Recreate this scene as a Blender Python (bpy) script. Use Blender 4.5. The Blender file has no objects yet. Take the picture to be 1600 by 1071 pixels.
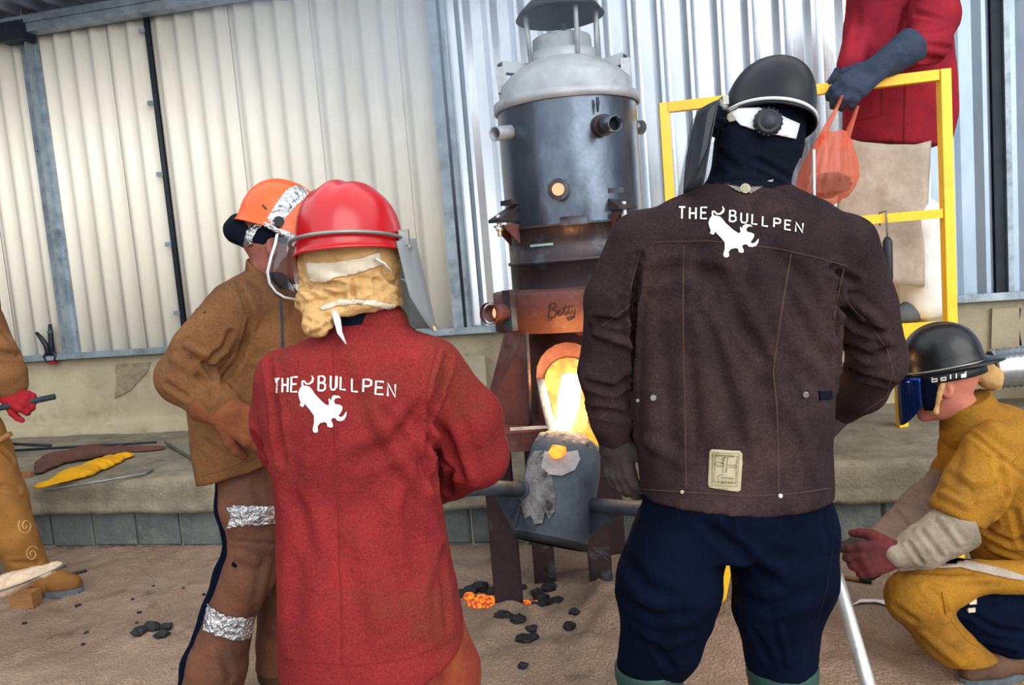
import bpy, bmesh, math, random
import numpy as np
from mathutils import Vector, Matrix, Euler
from mathutils.bvhtree import BVHTree
from mathutils.geometry import delaunay_2d_cdt

SC = bpy.context.scene
COL = SC.collection
random.seed(7)
RNG = np.random.default_rng(7)
# ------------------------------------------------------------------ camera
ALPHA = math.radians(12.4)      # the view is turned this much from the normal of the back wall
PITCH = math.radians(5.74)
ROLL = math.radians(4.7)
FPX = 1250.0                    # focal length in pixels of the 1600 px wide frame
CAMZ = 1.45
# heading frame: u = to the right, d = away from the camera, z = up.  world = rotation of it by ALPHA
Fv = np.array([0, math.cos(PITCH), -math.sin(PITCH)])
R0 = np.array([1.0, 0, 0]); U0 = np.cross(R0, Fv)
Rv = math.cos(ROLL) * R0 - math.sin(ROLL) * U0
Uv = math.cos(ROLL) * U0 + math.sin(ROLL) * R0
CAM = np.array([0, 0, CAMZ])
ROTZ = Matrix.Rotation(ALPHA, 4, 'Z')
CA, SA = math.cos(ALPHA), math.sin(ALPHA)
def W(p): return Vector((p[0]*CA - p[1]*SA, p[0]*SA + p[1]*CA, p[2]))
def H(p): return np.array([p[0]*CA + p[1]*SA, -p[0]*SA + p[1]*CA, p[2]])
def ray(px, py): return Fv + Rv*(px-800)/FPX + Uv*(535.5-py)/FPX
def P(px, py, d):
    r = ray(px, py); return CAM + r*(d/r[1])
def PW(px, py, y):      # world point on the plane y = const (parallel to the back wall)
    r = ray(px, py); w = W(r); t = y/w.y
    return Vector((w.x*t, y, CAMZ + w.z*t))
def PG(px, py, z=0.0):  # heading-frame point on the height z
    r = ray(px, py); t = (z-CAMZ)/r[2]; return CAM + r*t

cam = bpy.data.cameras.new('camera'); co = bpy.data.objects.new('camera', cam); COL.objects.link(co)
cam.sensor_width = 36; cam.lens = FPX/1600*36; cam.clip_start = 0.05; cam.clip_end = 200
M = Matrix((( *Rv, 0), (*Uv, 0), (*(-Fv), 0), (0, 0, 0, 1))).transposed()
M.translation = Vector(CAM); co.matrix_world = ROTZ @ M
SC.camera = co
# ------------------------------------------------------------------ light
SC.view_settings.view_transform = 'Standard'; SC.view_settings.look = 'None'
SC.view_settings.gamma = 1; SC.view_settings.use_curve_mapping = False
SC.view_settings.exposure = 0.32
wd = bpy.data.worlds.new('sky'); SC.world = wd; wd.use_nodes = True
nt = wd.node_tree; nt.nodes.clear()
wo = nt.nodes.new('ShaderNodeOutputWorld'); bg = nt.nodes.new('ShaderNodeBackground')
bg.inputs[0].default_value = (0.93, 0.97, 1.0, 1); bg.inputs[1].default_value = 1.55
nt.links.new(bg.outputs[0], wo.inputs[0])
sun = bpy.data.lights.new('sun', 'SUN'); so = bpy.data.objects.new('sun', sun); COL.objects.link(so)
sun.energy = 2.0; sun.angle = math.radians(55); sun.color = (1, 0.97, 0.92)
so.rotation_euler = (math.radians(66), 0, math.radians(40))

# ------------------------------------------------------------------ materials
def S(r, g, b):
    f = lambda c: (c/255/12.92) if c/255 <= 0.04045 else ((c/255+0.055)/1.055)**2.4
    return (f(r), f(g), f(b), 1)
def mat(name, c1, c2=None, scale=4, rough=0.8, bump=0.15, bscale=60, metal=0, c3=None, s3=1.5, t3=(0.5, 0.7),
        spec=0.3, grain=0.0, detail=6, stretch=None, bdist=0.01, sheen=0, coat=0, emis=None, estr=0):
    m = bpy.data.materials.new(name); m.use_nodes = True; t = m.node_tree; n = t.nodes; l = t.links
    b = n['Principled BSDF']
    b.inputs['Roughness'].default_value = rough; b.inputs['Metallic'].default_value = metal
    b.inputs['Specular IOR Level'].default_value = spec
    b.inputs['Sheen Weight'].default_value = sheen
    b.inputs['Coat Weight'].default_value = coat
    if emis: b.inputs['Emission Color'].default_value = emis; b.inputs['Emission Strength'].default_value = estr
    tc = n.new('ShaderNodeTexCoord'); src = tc.outputs['Object']
    if stretch:
        mp = n.new('ShaderNodeMapping'); mp.inputs['Scale'].default_value = stretch; l.new(src, mp.inputs[0]); src = mp.outputs[0]
    out = None
    if c2:
        ns = n.new('ShaderNodeTexNoise'); ns.inputs['Scale'].default_value = scale; ns.inputs['Detail'].default_value = detail; ns.inputs['Roughness'].default_value = 0.65
        l.new(src, ns.inputs[0])
        rp = n.new('ShaderNodeValToRGB'); rp.color_ramp.elements[0].position = 0.33; rp.color_ramp.elements[1].position = 0.67
        rp.color_ramp.elements[0].color = c1; rp.color_ramp.elements[1].color = c2
        l.new(ns.outputs[0], rp.inputs[0]); out = rp.outputs[0]
        if c3:
            n3 = n.new('ShaderNodeTexNoise'); n3.inputs['Scale'].default_value = s3; n3.inputs['Detail'].default_value = 8; n3.inputs['Roughness'].default_value = 0.7
            mp3 = n.new('ShaderNodeMapping'); mp3.inputs['Location'].default_value = (3.3, 1.7, 5.1); l.new(src, mp3.inputs[0]); l.new(mp3.outputs[0], n3.inputs[0])
            mr = n.new('ShaderNodeMapRange'); mr.inputs[1].default_value, mr.inputs[2].default_value = t3; l.new(n3.outputs[0], mr.inputs[0])
            mx = n.new('ShaderNodeMix'); mx.data_type = 'RGBA'; l.new(mr.outputs[0], mx.inputs[0]); l.new(out, mx.inputs[6]); mx.inputs[7].default_value = c3; out = mx.outputs[2]
        if grain:
            ng = n.new('ShaderNodeTexNoise'); ng.inputs['Scale'].default_value = 260; ng.inputs['Detail'].default_value = 2; l.new(tc.outputs['Object'], ng.inputs[0])
            mr = n.new('ShaderNodeMapRange'); mr.inputs[1].default_value, mr.inputs[2].default_value = 0.3, 0.7
            mr.inputs[3].default_value, mr.inputs[4].default_value = 1-grain, 1+grain; l.new(ng.outputs[0], mr.inputs[0])
            mx = n.new('ShaderNodeMix'); mx.data_type = 'RGBA'; mx.blend_type = 'MULTIPLY'; mx.inputs[0].default_value = 1
            l.new(out, mx.inputs[6]); l.new(mr.outputs[0], mx.inputs[7]); out = mx.outputs[2]
        l.new(out, b.inputs['Base Color'])
    else: b.inputs['Base Color'].default_value = c1
    if bump:
        nb = n.new('ShaderNodeTexNoise'); nb.inputs['Scale'].default_value = bscale; nb.inputs['Detail'].default_value = 5; l.new(src, nb.inputs[0])
        bp = n.new('ShaderNodeBump'); bp.inputs['Strength'].default_value = bump; bp.inputs['Distance'].default_value = bdist
        l.new(nb.outputs[0], bp.inputs['Height']); l.new(bp.outputs[0], b.inputs['Normal'])
    return m
def glow(name, col, st, col2=None, sc=12):
    m = bpy.data.materials.new(name); m.use_nodes = True; t = m.node_tree; n = t.nodes; l = t.links
    b = n['Principled BSDF']; b.inputs['Base Color'].default_value = (0.05, 0.03, 0.02, 1); b.inputs['Roughness'].default_value = 0.9
    b.inputs['Emission Strength'].default_value = st; b.inputs['Emission Color'].default_value = col
    if col2:
        tc = n.new('ShaderNodeTexCoord'); ns = n.new('ShaderNodeTexNoise'); ns.inputs['Scale'].default_value = sc; ns.inputs['Detail'].default_value = 7
        l.new(tc.outputs['Object'], ns.inputs[0]); rp = n.new('ShaderNodeValToRGB'); rp.color_ramp.elements[0].position = 0.38; rp.color_ramp.elements[1].position = 0.6
        rp.color_ramp.elements[0].color = col; rp.color_ramp.elements[1].color = col2; l.new(ns.outputs[0], rp.inputs[0]); l.new(rp.outputs[0], b.inputs['Emission Color'])
    return m
def clear_mat(name, tint, mixf=0.25, rough=0.05, gl=0.15, metal=0):
    m = bpy.data.materials.new(name); m.use_nodes = True; t = m.node_tree; n = t.nodes; l = t.links
    b = n['Principled BSDF'] if metal else n.new('ShaderNodeBsdfGlossy'); b.inputs[0].default_value = tint; b.inputs['Roughness'].default_value = rough
    if metal: b.inputs['Metallic'].default_value = metal
    tr = n.new('ShaderNodeBsdfTransparent'); tr.inputs[0].default_value = tint
    mx = n.new('ShaderNodeMixShader'); mx.inputs[0].default_value = mixf; l.new(tr.outputs[0], mx.inputs[1]); l.new(b.outputs[0], mx.inputs[2])
    l.new(mx.outputs[0], n['Material Output'].inputs[0]); return m

MT = {}
MT['cream'] = mat('cream_sheet', S(238, 234, 220), S(245, 242, 230), 3, 0.45, 0.05, 40, c3=S(214, 208, 192), s3=2.2, t3=(0.56, 0.8), spec=0.4, stretch=(1, 1, 0.25))
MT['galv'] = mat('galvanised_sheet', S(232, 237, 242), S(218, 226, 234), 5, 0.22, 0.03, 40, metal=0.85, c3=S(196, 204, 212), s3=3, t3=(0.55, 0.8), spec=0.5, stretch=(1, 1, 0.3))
MT['galvpost'] = mat('galvanised_post', S(168, 182, 192), S(128, 144, 156), 9, 0.45, 0.1, 60, metal=0.5, c3=S(92, 100, 105), s3=5, t3=(0.55, 0.75))
MT['dark_gap'] = mat('dark_steel', S(40, 50, 62), S(28, 34, 42), 8, 0.6, 0.1)
MT['plaster'] = mat('stained_plaster', S(178, 168, 142), S(154, 144, 120), 3, 0.9, 0.35, 40, c3=S(122, 98, 70), s3=2.6, t3=(0.56, 0.74), grain=0.06)
MT['concrete'] = mat('worn_concrete', S(146, 138, 120), S(112, 106, 92), 5, 0.92, 0.6, 60, c3=S(86, 84, 76), s3=3, t3=(0.5, 0.72), grain=0.2)
MT['block'] = mat('grey_block', S(104, 110, 108), S(78, 86, 88), 7, 0.95, 0.6, 70, c3=S(126, 126, 116), s3=4, t3=(0.56, 0.75), grain=0.15)
MT['mortar'] = mat('pale_mortar', S(168, 164, 148), S(146, 142, 126), 9, 0.95, 0.5, 60)
MT['chip'] = mat('chipped_plaster', S(150, 138, 116), S(120, 108, 88), 14, 0.95, 0.9, 50)
MT['sand'] = mat('sandy_ground', S(162, 140, 121), S(138, 115, 98), 2.2, 0.95, 0.7, 90, c3=S(92, 75, 63), s3=4.5, t3=(0.56, 0.74), grain=0.34, bdist=0.03, detail=12)
MT['sandpile'] = mat('pale_sand', S(206, 184, 158), S(184, 160, 134), 8, 0.95, 0.8, 60, grain=0.2)
MT['coal'] = mat('coal', S(38, 38, 42), S(20, 20, 23), 9, 0.6, 0.6, 30)
MT['red_suede'] = mat('red_suede', S(134, 40, 41), S(100, 30, 33), 3.4, 0.92, 0.3, 120, c3=S(100, 50, 36), s3=2.0, t3=(0.5, 0.72), grain=0.24, spec=0.1)
MT['red_chaps'] = mat('red_brown_leather', S(134, 58, 40), S(104, 40, 34), 4, 0.9, 0.25, 90, c3=S(136, 78, 36), s3=2.5, t3=(0.48, 0.66), grain=0.13, spec=0.15)
MT['dark_suede'] = mat('dark_brown_suede', S(52, 39, 41), S(30, 23, 27), 3.5, 0.92, 0.2, 110, c3=S(70, 53, 51), s3=2.2, t3=(0.5, 0.75), grain=0.3, spec=0.1)
MT['tan_suede'] = mat('brown_suede', S(128, 90, 56), S(96, 64, 38), 4, 0.92, 0.3, 110, c3=S(82, 57, 40), s3=2.4, t3=(0.5, 0.72), grain=0.2, spec=0.15)
MT['chap_brown'] = mat('chap_leather', S(112, 72, 51), S(86, 53, 39), 4, 0.8, 0.3, 90, c3=S(66, 46, 38), s3=2.8, t3=(0.48, 0.72), grain=0.2)
MT['mustard'] = mat('mustard_leather', S(158, 110, 22), S(128, 86, 17), 4, 0.85, 0.3, 100, c3=S(100, 68, 20), s3=2.6, t3=(0.5, 0.75), grain=0.2)
MT['tan_chap'] = mat('ochre_leather', S(146, 102, 46), S(116, 78, 36), 4, 0.9, 0.25, 80, c3=S(104, 68, 38), s3=2.4, t3=(0.52, 0.75), grain=0.12)
MT['navy'] = mat('navy_cloth', S(7, 16, 36), S(4, 9, 22), 4, 0.95, 0.25, 120, grain=0.2, spec=0.05)
MT['knit'] = mat('black_knit', S(14, 22, 36), S(8, 13, 24), 6, 0.95, 0.4, 180, spec=0.1)
MT['tan_cloth'] = mat('tan_cloth', S(200, 164, 112), S(166, 130, 84), 6, 0.95, 0.3, 140, c3=S(132, 98, 60), s3=5, t3=(0.55, 0.78), spec=0.1)
MT['red_shell'] = mat('red_helmet', S(176, 16, 26), S(160, 12, 22), 6, 0.25, 0.03, 120, spec=0.5, c3=S(150, 14, 22), s3=9, t3=(0.62, 0.75))
MT['black_shell'] = mat('black_helmet', S(14, 19, 26), S(9, 13, 19), 8, 0.4, 0.03, 200, spec=0.25)
MT['worn_black'] = mat('worn_black_helmet', S(20, 21, 25), S(10, 11, 14), 9, 0.33, 0.1, 50, spec=0.4, c3=S(44, 40, 36), s3=9, t3=(0.58, 0.75))
MT['orange_shell'] = mat('orange_helmet', S(226, 88, 20), S(210, 74, 16), 6, 0.35, 0.03, 120, spec=0.5)
MT['foil'] = mat('crumpled_foil', S(222, 224, 228), S(190, 194, 200), 12, 0.22, 1.0, 42, metal=0.95, bdist=0.03)
MT['steelwire'] = mat('grey_wire', S(150, 150, 146), S(118, 118, 116), 20, 0.4, 0.1, metal=0.6)
MT['alu'] = mat('aluminium_tube', S(212, 214, 212), S(178, 182, 182), 14, 0.35, 0.1, metal=0.6, c3=S(120, 122, 120), s3=9, t3=(0.58, 0.75))
MT['white_plastic'] = mat('white_plastic', S(206, 210, 214), None, rough=0.5, bump=0)
MT['white_band'] = mat('clear_white_band', S(206, 196, 178), S(184, 172, 150), 16, 0.4, 0.1)
MT['white_print'] = mat('white_print', S(242, 240, 234), S(226, 224, 216), 20, 0.85, 0.2, 150)
MT['black_plastic'] = mat('black_plastic', S(30, 36, 42), None, rough=0.45, bump=0)
MT['thread'] = mat('seam_thread', S(66, 48, 44), None, rough=0.9, bump=0)
MT['red_seam'] = mat('red_seam', S(110, 26, 26), None, rough=0.9, bump=0)
MT['tan_seam'] = mat('brown_seam', S(96, 66, 42), None, rough=0.9, bump=0)
MT['must_seam'] = mat('mustard_seam', S(140, 94, 22), None, rough=0.9, bump=0)
MT['skin'] = mat('skin', S(196, 128, 106), S(172, 104, 88), 7, 0.6, 0.08, 90)
MT['ruddy'] = mat('sooty_skin', S(150, 92, 78), S(120, 70, 62), 9, 0.65, 0.08, 90, c3=S(86, 54, 48), s3=6, t3=(0.5, 0.7))
MT['hair'] = mat('dark_hair', S(58, 44, 38), S(40, 30, 26), 30, 0.8, 0.6, 120)
MT['glove_dark'] = mat('dark_glove', S(62, 54, 52), S(42, 38, 38), 9, 0.9, 0.3, 70, grain=0.15)
MT['glove_navy'] = mat('navy_glove', S(50, 60, 80), S(34, 44, 62), 9, 0.9, 0.3, 70, grain=0.15)
MT['glove_red'] = mat('red_glove', S(150, 20, 32), S(122, 14, 26), 9, 0.85, 0.3, 70)
MT['glove_brown'] = mat('rust_glove', S(130, 74, 42), S(98, 54, 34), 7, 0.88, 0.3, 70, c3=S(70, 48, 40), s3=6, t3=(0.55, 0.75), grain=0.12)
MT['glove_grey'] = mat('grey_gauntlet', S(158, 146, 128), S(124, 112, 98), 7, 0.9, 0.3, 70, c3=S(112, 98, 86), s3=7, t3=(0.54, 0.75), grain=0.12)
MT['glove_maroon'] = mat('maroon_glove', S(92, 34, 34), S(62, 26, 28), 9, 0.85, 0.3, 70)
MT['sleeve_grey'] = mat('soot_sleeve', S(128, 108, 94), S(104, 86, 76), 7, 0.9, 0.3, 70, c3=S(74, 62, 56), s3=6, t3=(0.52, 0.75), grain=0.12)
MT['boot_green'] = mat('green_rubber', S(40, 74, 66), S(28, 54, 50), 9, 0.5, 0.2, 40, c3=S(116, 104, 84), s3=8, t3=(0.58, 0.74))
MT['boot_brown'] = mat('boot_leather', S(96, 70, 50), S(70, 50, 38), 9, 0.8, 0.3, 50)
MT['sole'] = mat('grey_sole', S(96, 102, 108), S(72, 78, 84), 14, 0.8, 0.2)
MT['crimson'] = mat('crimson_suede', S(150, 36, 45), S(112, 27, 43), 4, 0.9, 0.25, 90, c3=S(122, 34, 56), s3=2, t3=(0.5, 0.75), grain=0.14, spec=0.1)
MT['apron'] = mat('pale_apron', S(184, 172, 158), S(152, 138, 124), 5, 0.85, 0.2, 70, c3=S(138, 120, 104), s3=3, t3=(0.52, 0.75), grain=0.06)
MT['white_cloth'] = mat('white_trousers', S(232, 234, 232), S(216, 220, 220), 5, 0.9, 0.15, 90)
MT['yellow'] = mat('yellow_paint', S(248, 196, 24), S(236, 180, 16), 6, 0.4, 0.1, 60, c3=S(196, 140, 20), s3=14, t3=(0.6, 0.72), spec=0.5)
MT['bluesteel'] = mat('heat_tinted_steel', S(104, 116, 130), S(58, 66, 78), 3.2, 0.27, 0.12, 30, metal=0.8, c3=S(98, 84, 76), s3=2.6, t3=(0.52, 0.72), stretch=(1, 1, 0.7), spec=0.5)
MT['ashsteel'] = mat('ashy_steel', S(172, 176, 180), S(138, 144, 150), 5, 0.55, 0.2, 30, metal=0.35, c3=S(96, 102, 110), s3=3.5, t3=(0.55, 0.75))
MT['brownsteel'] = mat('scaled_brown_steel', S(72, 60, 62), S(48, 46, 52), 3.5, 0.42, 0.25, 26, metal=0.4, c3=S(104, 118, 126), s3=3.2, t3=(0.5, 0.7))
MT['rust'] = mat('rust_red_steel', S(100, 62, 58), S(74, 44, 43), 5, 0.6, 0.3, 30, metal=0.25, c3=S(116, 90, 86), s3=4.2, t3=(0.54, 0.74), grain=0.08)
MT['ladle'] = mat('ladle_steel', S(84, 94, 104), S(58, 66, 76), 6, 0.6, 0.3, 34, metal=0.25, c3=S(44, 50, 58), s3=4, t3=(0.55, 0.72), grain=0.15)
MT['refractory'] = mat('ash_refractory', S(150, 150, 150), S(104, 102, 104), 16, 0.95, 0.9, 40, c3=S(60, 56, 56), s3=14, t3=(0.5, 0.66), bdist=0.02)
MT['refpale'] = mat('pale_refractory', S(188, 184, 186), S(160, 154, 156), 12, 0.95, 0.6, 40)
MT['legsteel'] = mat('leg_steel', S(66, 50, 51), S(48, 40, 44), 6, 0.5, 0.25, 30, metal=0.4, c3=S(104, 112, 122), s3=5, t3=(0.56, 0.72))
MT['mark'] = mat('teal_chalk', S(128, 160, 156), None, rough=0.9, bump=0)
MT['script'] = mat('engraved_line', S(38, 22, 24), None, rough=0.9, bump=0)
MT['bluevisor'] = clear_mat('mirror_blue_visor', S(36, 66, 150), 0.6, 0.08, metal=0.8)
MT['visor'] = clear_mat('smoky_visor', S(232, 234, 236), 0.05, 0.1)
MT['visor_dark'] = clear_mat('dark_visor', S(196, 204, 208), 0.3, 0.3, metal=0.02)
MT['yellow_cloth'] = mat('yellow_cloth', S(220, 164, 22), S(196, 140, 18), 7, 0.9, 0.2, 80)
MT['brown_cloth'] = mat('maroon_cloth', S(98, 66, 58), S(76, 50, 46), 7, 0.9, 0.2, 80)
MT['duct'] = mat('silver_duct', S(204, 208, 214), S(176, 182, 190), 9, 0.3, 0.05, metal=0.85)
MT['patch'] = mat('cloth_patch', S(176, 166, 136), S(156, 148, 120), 9, 0.9, 0.2, 100)
MT['ink'] = mat('patch_ink', S(70, 68, 58), None, rough=0.9, bump=0)
MT['wood'] = mat('wood_handle', S(150, 108, 66), S(122, 84, 50), 10, 0.7, 0.2, stretch=(1, 1, 8))
MT['board'] = mat('plaster_board', S(176, 168, 146), S(160, 152, 130), 6, 0.9, 0.2)
MT['dimroof'] = mat('roof_sheet', S(150, 166, 184), S(124, 140, 160), 4, 0.5, 0.05, metal=0.3)
MT['teal'] = mat('teal_cord', S(60, 90, 80), None, rough=0.8, bump=0)
MT['galv_dim_reflection'] = mat('dim_reflection_sheet', S(170, 186, 202), S(150, 168, 186), 5, 0.42, 0.05, 40, metal=0.6, c3=S(132, 148, 164), s3=3, t3=(0.55, 0.8), stretch=(1, 1, 0.3))  # same galvanised sheet, its weaker reflection put into a darker blue colour
MT['hot'] = glow('molten_iron', (1, 0.80, 0.38, 1), 26)
MT['lining'] = glow('hot_lining', (1, 0.17, 0.01, 1), 1.25, (1, 0.44, 0.045, 1), 22)
MT['ember'] = glow('ember', (0.12, 0.004, 0.001, 1), 1.5, (1, 0.20, 0.012, 1), 38)
MT['hotplate'] = glow('glowing_plate', (1, 0.23, 0.01, 1), 1.5, (1, 0.36, 0.03, 1), 16)
MT['peep'] = glow('peep_hole', (1, 0.45, 0.25, 1), 1.1)
# ------------------------------------------------------------------ mesh building
class MB:
    def __init__(s): s.v = []; s.f = []; s.sm = []
    def add(s, vs, fs, smooth=False):
        o = len(s.v); s.v += [tuple(float(c) for c in v) for v in vs]; s.f += [tuple(i+o for i in f) for f in fs]; s.sm += [smooth]*len(fs); return s
    def box(s, c, size, R=None):
        hx, hy, hz = (x/2 for x in size)
        vs = [Vector((a*hx, b*hy, e*hz)) for a in (-1, 1) for b in (-1, 1) for e in (-1, 1)]
        if R is not None: vs = [R @ v for v in vs]
        vs = [v + Vector(c) for v in vs]
        return s.add(vs, [(0, 1, 3, 2), (4, 6, 7, 5), (0, 4, 5, 1), (2, 3, 7, 6), (0, 2, 6, 4), (1, 5, 7, 3)])
    def bar(s, a, b, w, h, up=(0, 0, 1)):      # rectangular bar from a to b
        a, b = Vector(a), Vector(b); y = (b-a); L = y.length; y.normalize()
        x = y.cross(Vector(up)); 
        if x.length < 1e-4: x = y.cross(Vector((1, 0, 0)))
        x.normalize(); z = x.cross(y)
        R = Matrix((x, y, z)).transposed()
        return s.box((a+b)/2, (w, L, h), R)
    def tube(s, pts, r, n=10, caps=True, flat=None):
        pts = [Vector(p) for p in pts]; rs = r if hasattr(r, '__len__') else [r]*len(pts)
        vs = []; up = None
        for i, p in enumerate(pts):
            t = (pts[min(i+1, len(pts)-1)] - pts[max(i-1, 0)]).normalized()
            if up is None:
                up = t.cross(Vector((0, 0, 1))); 
                if up.length < 0.05: up = t.cross(Vector((1, 0, 0)))
                up.normalize()
            up = (up - t*up.dot(t)).normalized(); w = t.cross(up)
            for k in range(n):
                a = 2*math.pi*k/n; vs.append(p + (up*math.cos(a) + w*math.sin(a)*(flat or 1))*rs[i])
        fs = [(i*n+k, i*n+(k+1) % n, (i+1)*n+(k+1) % n, (i+1)*n+k) for i in range(len(pts)-1) for k in range(n)]
        s.add(vs, fs, True)
        if caps:
            o = len(s.v)-len(vs)
            s.f += [tuple(o+k for k in range(n))[::-1], tuple(o+(len(pts)-1)*n+k for k in range(n))]; s.sm += [False, False]
        return s
    def lathe(s, prof, n=32, c=(0, 0, 0), R=None, caps=False, a0=0, a1=2*math.pi, smooth=True):
        full = abs(a1-a0-2*math.pi) < 1e-6; m = n if full else n+1
        vs = []
        for r, z in prof:
            for k in range(m):
                a = a0+(a1-a0)*k/n; v = Vector((r*math.cos(a), r*math.sin(a), z))
                vs.append((R @ v if R is not None else v) + Vector(c))
        fs = [(i*m+k, i*m+(k+1) % m, (i+1)*m+(k+1) % m, (i+1)*m+k) for i in range(len(prof)-1) for k in range(n)]
        s.add(vs, fs, smooth)
        if caps:
            o = len(s.v)-len(vs); s.f += [tuple(o+k for k in range(m))[::-1], tuple(o+(len(prof)-1)*m+k for k in range(m))]; s.sm += [False]*2
        return s
    def prism(s, poly, z0, z1, R=None, c=(0, 0, 0)):
        n = len(poly); vs = [Vector((x, y, z)) for z in (z0, z1) for x, y in poly]
        if R is not None: vs = [R @ v for v in vs]
        vs = [v+Vector(c) for v in vs]
        return s.add(vs, [tuple(range(n))[::-1], tuple(range(n, 2*n))] + [(i, (i+1) % n, n+(i+1) % n, n+i) for i in range(n)])
    def lump(s, c, r, seed=0, sq=(1, 1, 1), n=2):
        b = bmesh.new(); bmesh.ops.create_icosphere(b, subdivisions=n, radius=1); rr = random.Random(seed)
        vs = []
        for v in b.verts:
            k = 0.78+0.4*rr.random(); vs.append(Vector((v.co.x*r*sq[0]*k, v.co.y*r*sq[1]*k, v.co.z*r*sq[2]*k))+Vector(c))
        fs = [tuple(x.index for x in f.verts) for f in b.faces]; b.free(); return s.add(vs, fs, False)
    def mesh(s, name, sub=(0, 0, 0)):
        me = bpy.data.meshes.new(name)
        me.from_pydata([(v[0]-sub[0], v[1]-sub[1], v[2]-sub[2]) for v in s.v], [], s.f)
        me.polygons.foreach_set('use_smooth', s.sm); me.update(); return me
ROOT = {'o': None, 'org': np.zeros(3)}
def link(name, me, m, parent=None):
    o = bpy.data.objects.new(name, me); COL.objects.link(o)
    if me is not None and m is not None and hasattr(me, 'materials'):
        me.materials.clear(); me.materials.append(MT[m] if isinstance(m, str) else m)
    if parent is not None: o.parent = parent
    return o
def tag(o, label, cat, group=None):
    o['label'] = label; o['category'] = cat
    if group: o['group'] = group
    return o
def thing(name, label, cat, org, group=None):    # an Empty at the base; geometry is written in the heading frame
    o = bpy.data.objects.new(name, None); COL.objects.link(o)
    org = np.array(org, float); o.location = W(org); o.rotation_euler = (0, 0, ALPHA); tag(o, label, cat, group)
    ROOT['o'] = o; ROOT['org'] = org; return o
def part(name, mb, m, parent=None):
    return link(name, mb.mesh(name, ROOT['org']) if isinstance(mb, MB) else npmesh(name, mb[0]-ROOT['org'], mb[1]), m, parent or ROOT['o'])
def single(name, mb, m, label, cat, org, group=None):
    org = np.array(org, float); me = mb.mesh(name, org) if isinstance(mb, MB) else npmesh(name, mb[0]-org, mb[1])
    o = link(name, me, m); o.location = W(org); o.rotation_euler = (0, 0, ALPHA); ROOT['o'] = o; ROOT['org'] = org
    return tag(o, label, cat, group)
def wsingle(name, mb, m, label=None, cat=None, org=(0, 0, 0), kind=None, group=None):     # written in world coordinates
    o = link(name, mb.mesh(name, org), m); o.location = Vector(org)
    if label: tag(o, label, cat, group)
    if kind: o['kind'] = kind
    return o
def npmesh(name, V, F, smooth=True):
    me = bpy.data.meshes.new(name); k = F.shape[1]
    me.vertices.add(len(V)); me.vertices.foreach_set('co', np.asarray(V, np.float32).ravel())
    me.loops.add(len(F)*k); me.loops.foreach_set('vertex_index', np.asarray(F, np.int32).ravel())
    me.polygons.add(len(F)); me.polygons.foreach_set('loop_start', np.arange(0, len(F)*k, k, dtype=np.int32))
    me.polygons.foreach_set('use_smooth', np.full(len(F), smooth)); me.update(calc_edges=True); me.validate(); return me
# ------------------------------------------------------------------ distance-field modelling (garments, bodies, gloves)
def vnoise(p, seed=0):
    i = np.floor(p).astype(np.int64); f = p-i; f = f*f*(3-2*f); out = 0
    for dx in (0, 1):
        for dy in (0, 1):
            for dz in (0, 1):
                h = (i[:, 0]+dx)*374761393 + (i[:, 1]+dy)*668265263 + (i[:, 2]+dz)*1274126177 + seed*974711
                h = (h ^ (h >> 13)) * 1103515245; h = (h ^ (h >> 16)) & 0xffff
                w = (f[:, 0] if dx else 1-f[:, 0])*(f[:, 1] if dy else 1-f[:, 1])*(f[:, 2] if dz else 1-f[:, 2])
                out = out + w*(h/65535.0)
    return out*2-1
def fbm(p, seed=0, o=3): return sum(vnoise(p*2**k, seed+k)*0.5**k for k in range(o))
def smin(a, b, k):
    if k <= 0: return np.minimum(a, b)
    h = np.clip(0.5+0.5*(b-a)/k, 0, 1); return b*(1-h)+a*h-k*h*(1-h)
def cap(p, a, b, ra, rb):
    a = np.asarray(a, np.float32); b = np.asarray(b, np.float32); ba = b-a; pa = p-a
    t = np.clip((pa@ba)/max(float(ba@ba), 1e-9), 0, 1)
    return np.linalg.norm(pa-t[:, None]*ba, axis=1)-(ra+t*(rb-ra))
def chain(p, pts, k=0.02):
    d = None
    for (a, b) in zip(pts[:-1], pts[1:]):
        c = cap(p, a[0], b[0], a[1], b[1]); d = c if d is None else smin(d, c, k)
    return d
def ell(p, c, r, R=None):
    q = p-np.asarray(c, np.float32)
    if R is not None: q = q@np.asarray(R, np.float32)        # columns of R are the axes
    r = np.asarray(r, np.float32); k0 = np.linalg.norm(q/r, axis=1); k1 = np.linalg.norm(q/(r*r), axis=1)
    return k0*(k0-1)/np.maximum(k1, 1e-6)
def loft(p, rows, n=2.4, shear=0.082):
    """rows: (z, cu, cd, a, b) sorted in z; superellipse cross-sections; rows follow the tilt of the picture's rows."""
    rows = sorted(rows); z, cu, cd, a, b = (np.array(c, np.float32) for c in zip(*rows))
    mu = float(cu.mean()); zz = p[:, 2]+shear*(p[:, 0]-mu)
    I = lambda arr: np.interp(zz, z, arr)
    qa, qb = I(a), I(b); x = np.abs(p[:, 0]-I(cu))/qa; y = np.abs(p[:, 1]-I(cd))/qb
    k = (x**n+y**n)**(1/n); d = (k-1)*np.minimum(qa, qb)
    ez = np.maximum(z[0]-zz, zz-z[-1])
    return np.maximum(d, ez)
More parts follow.
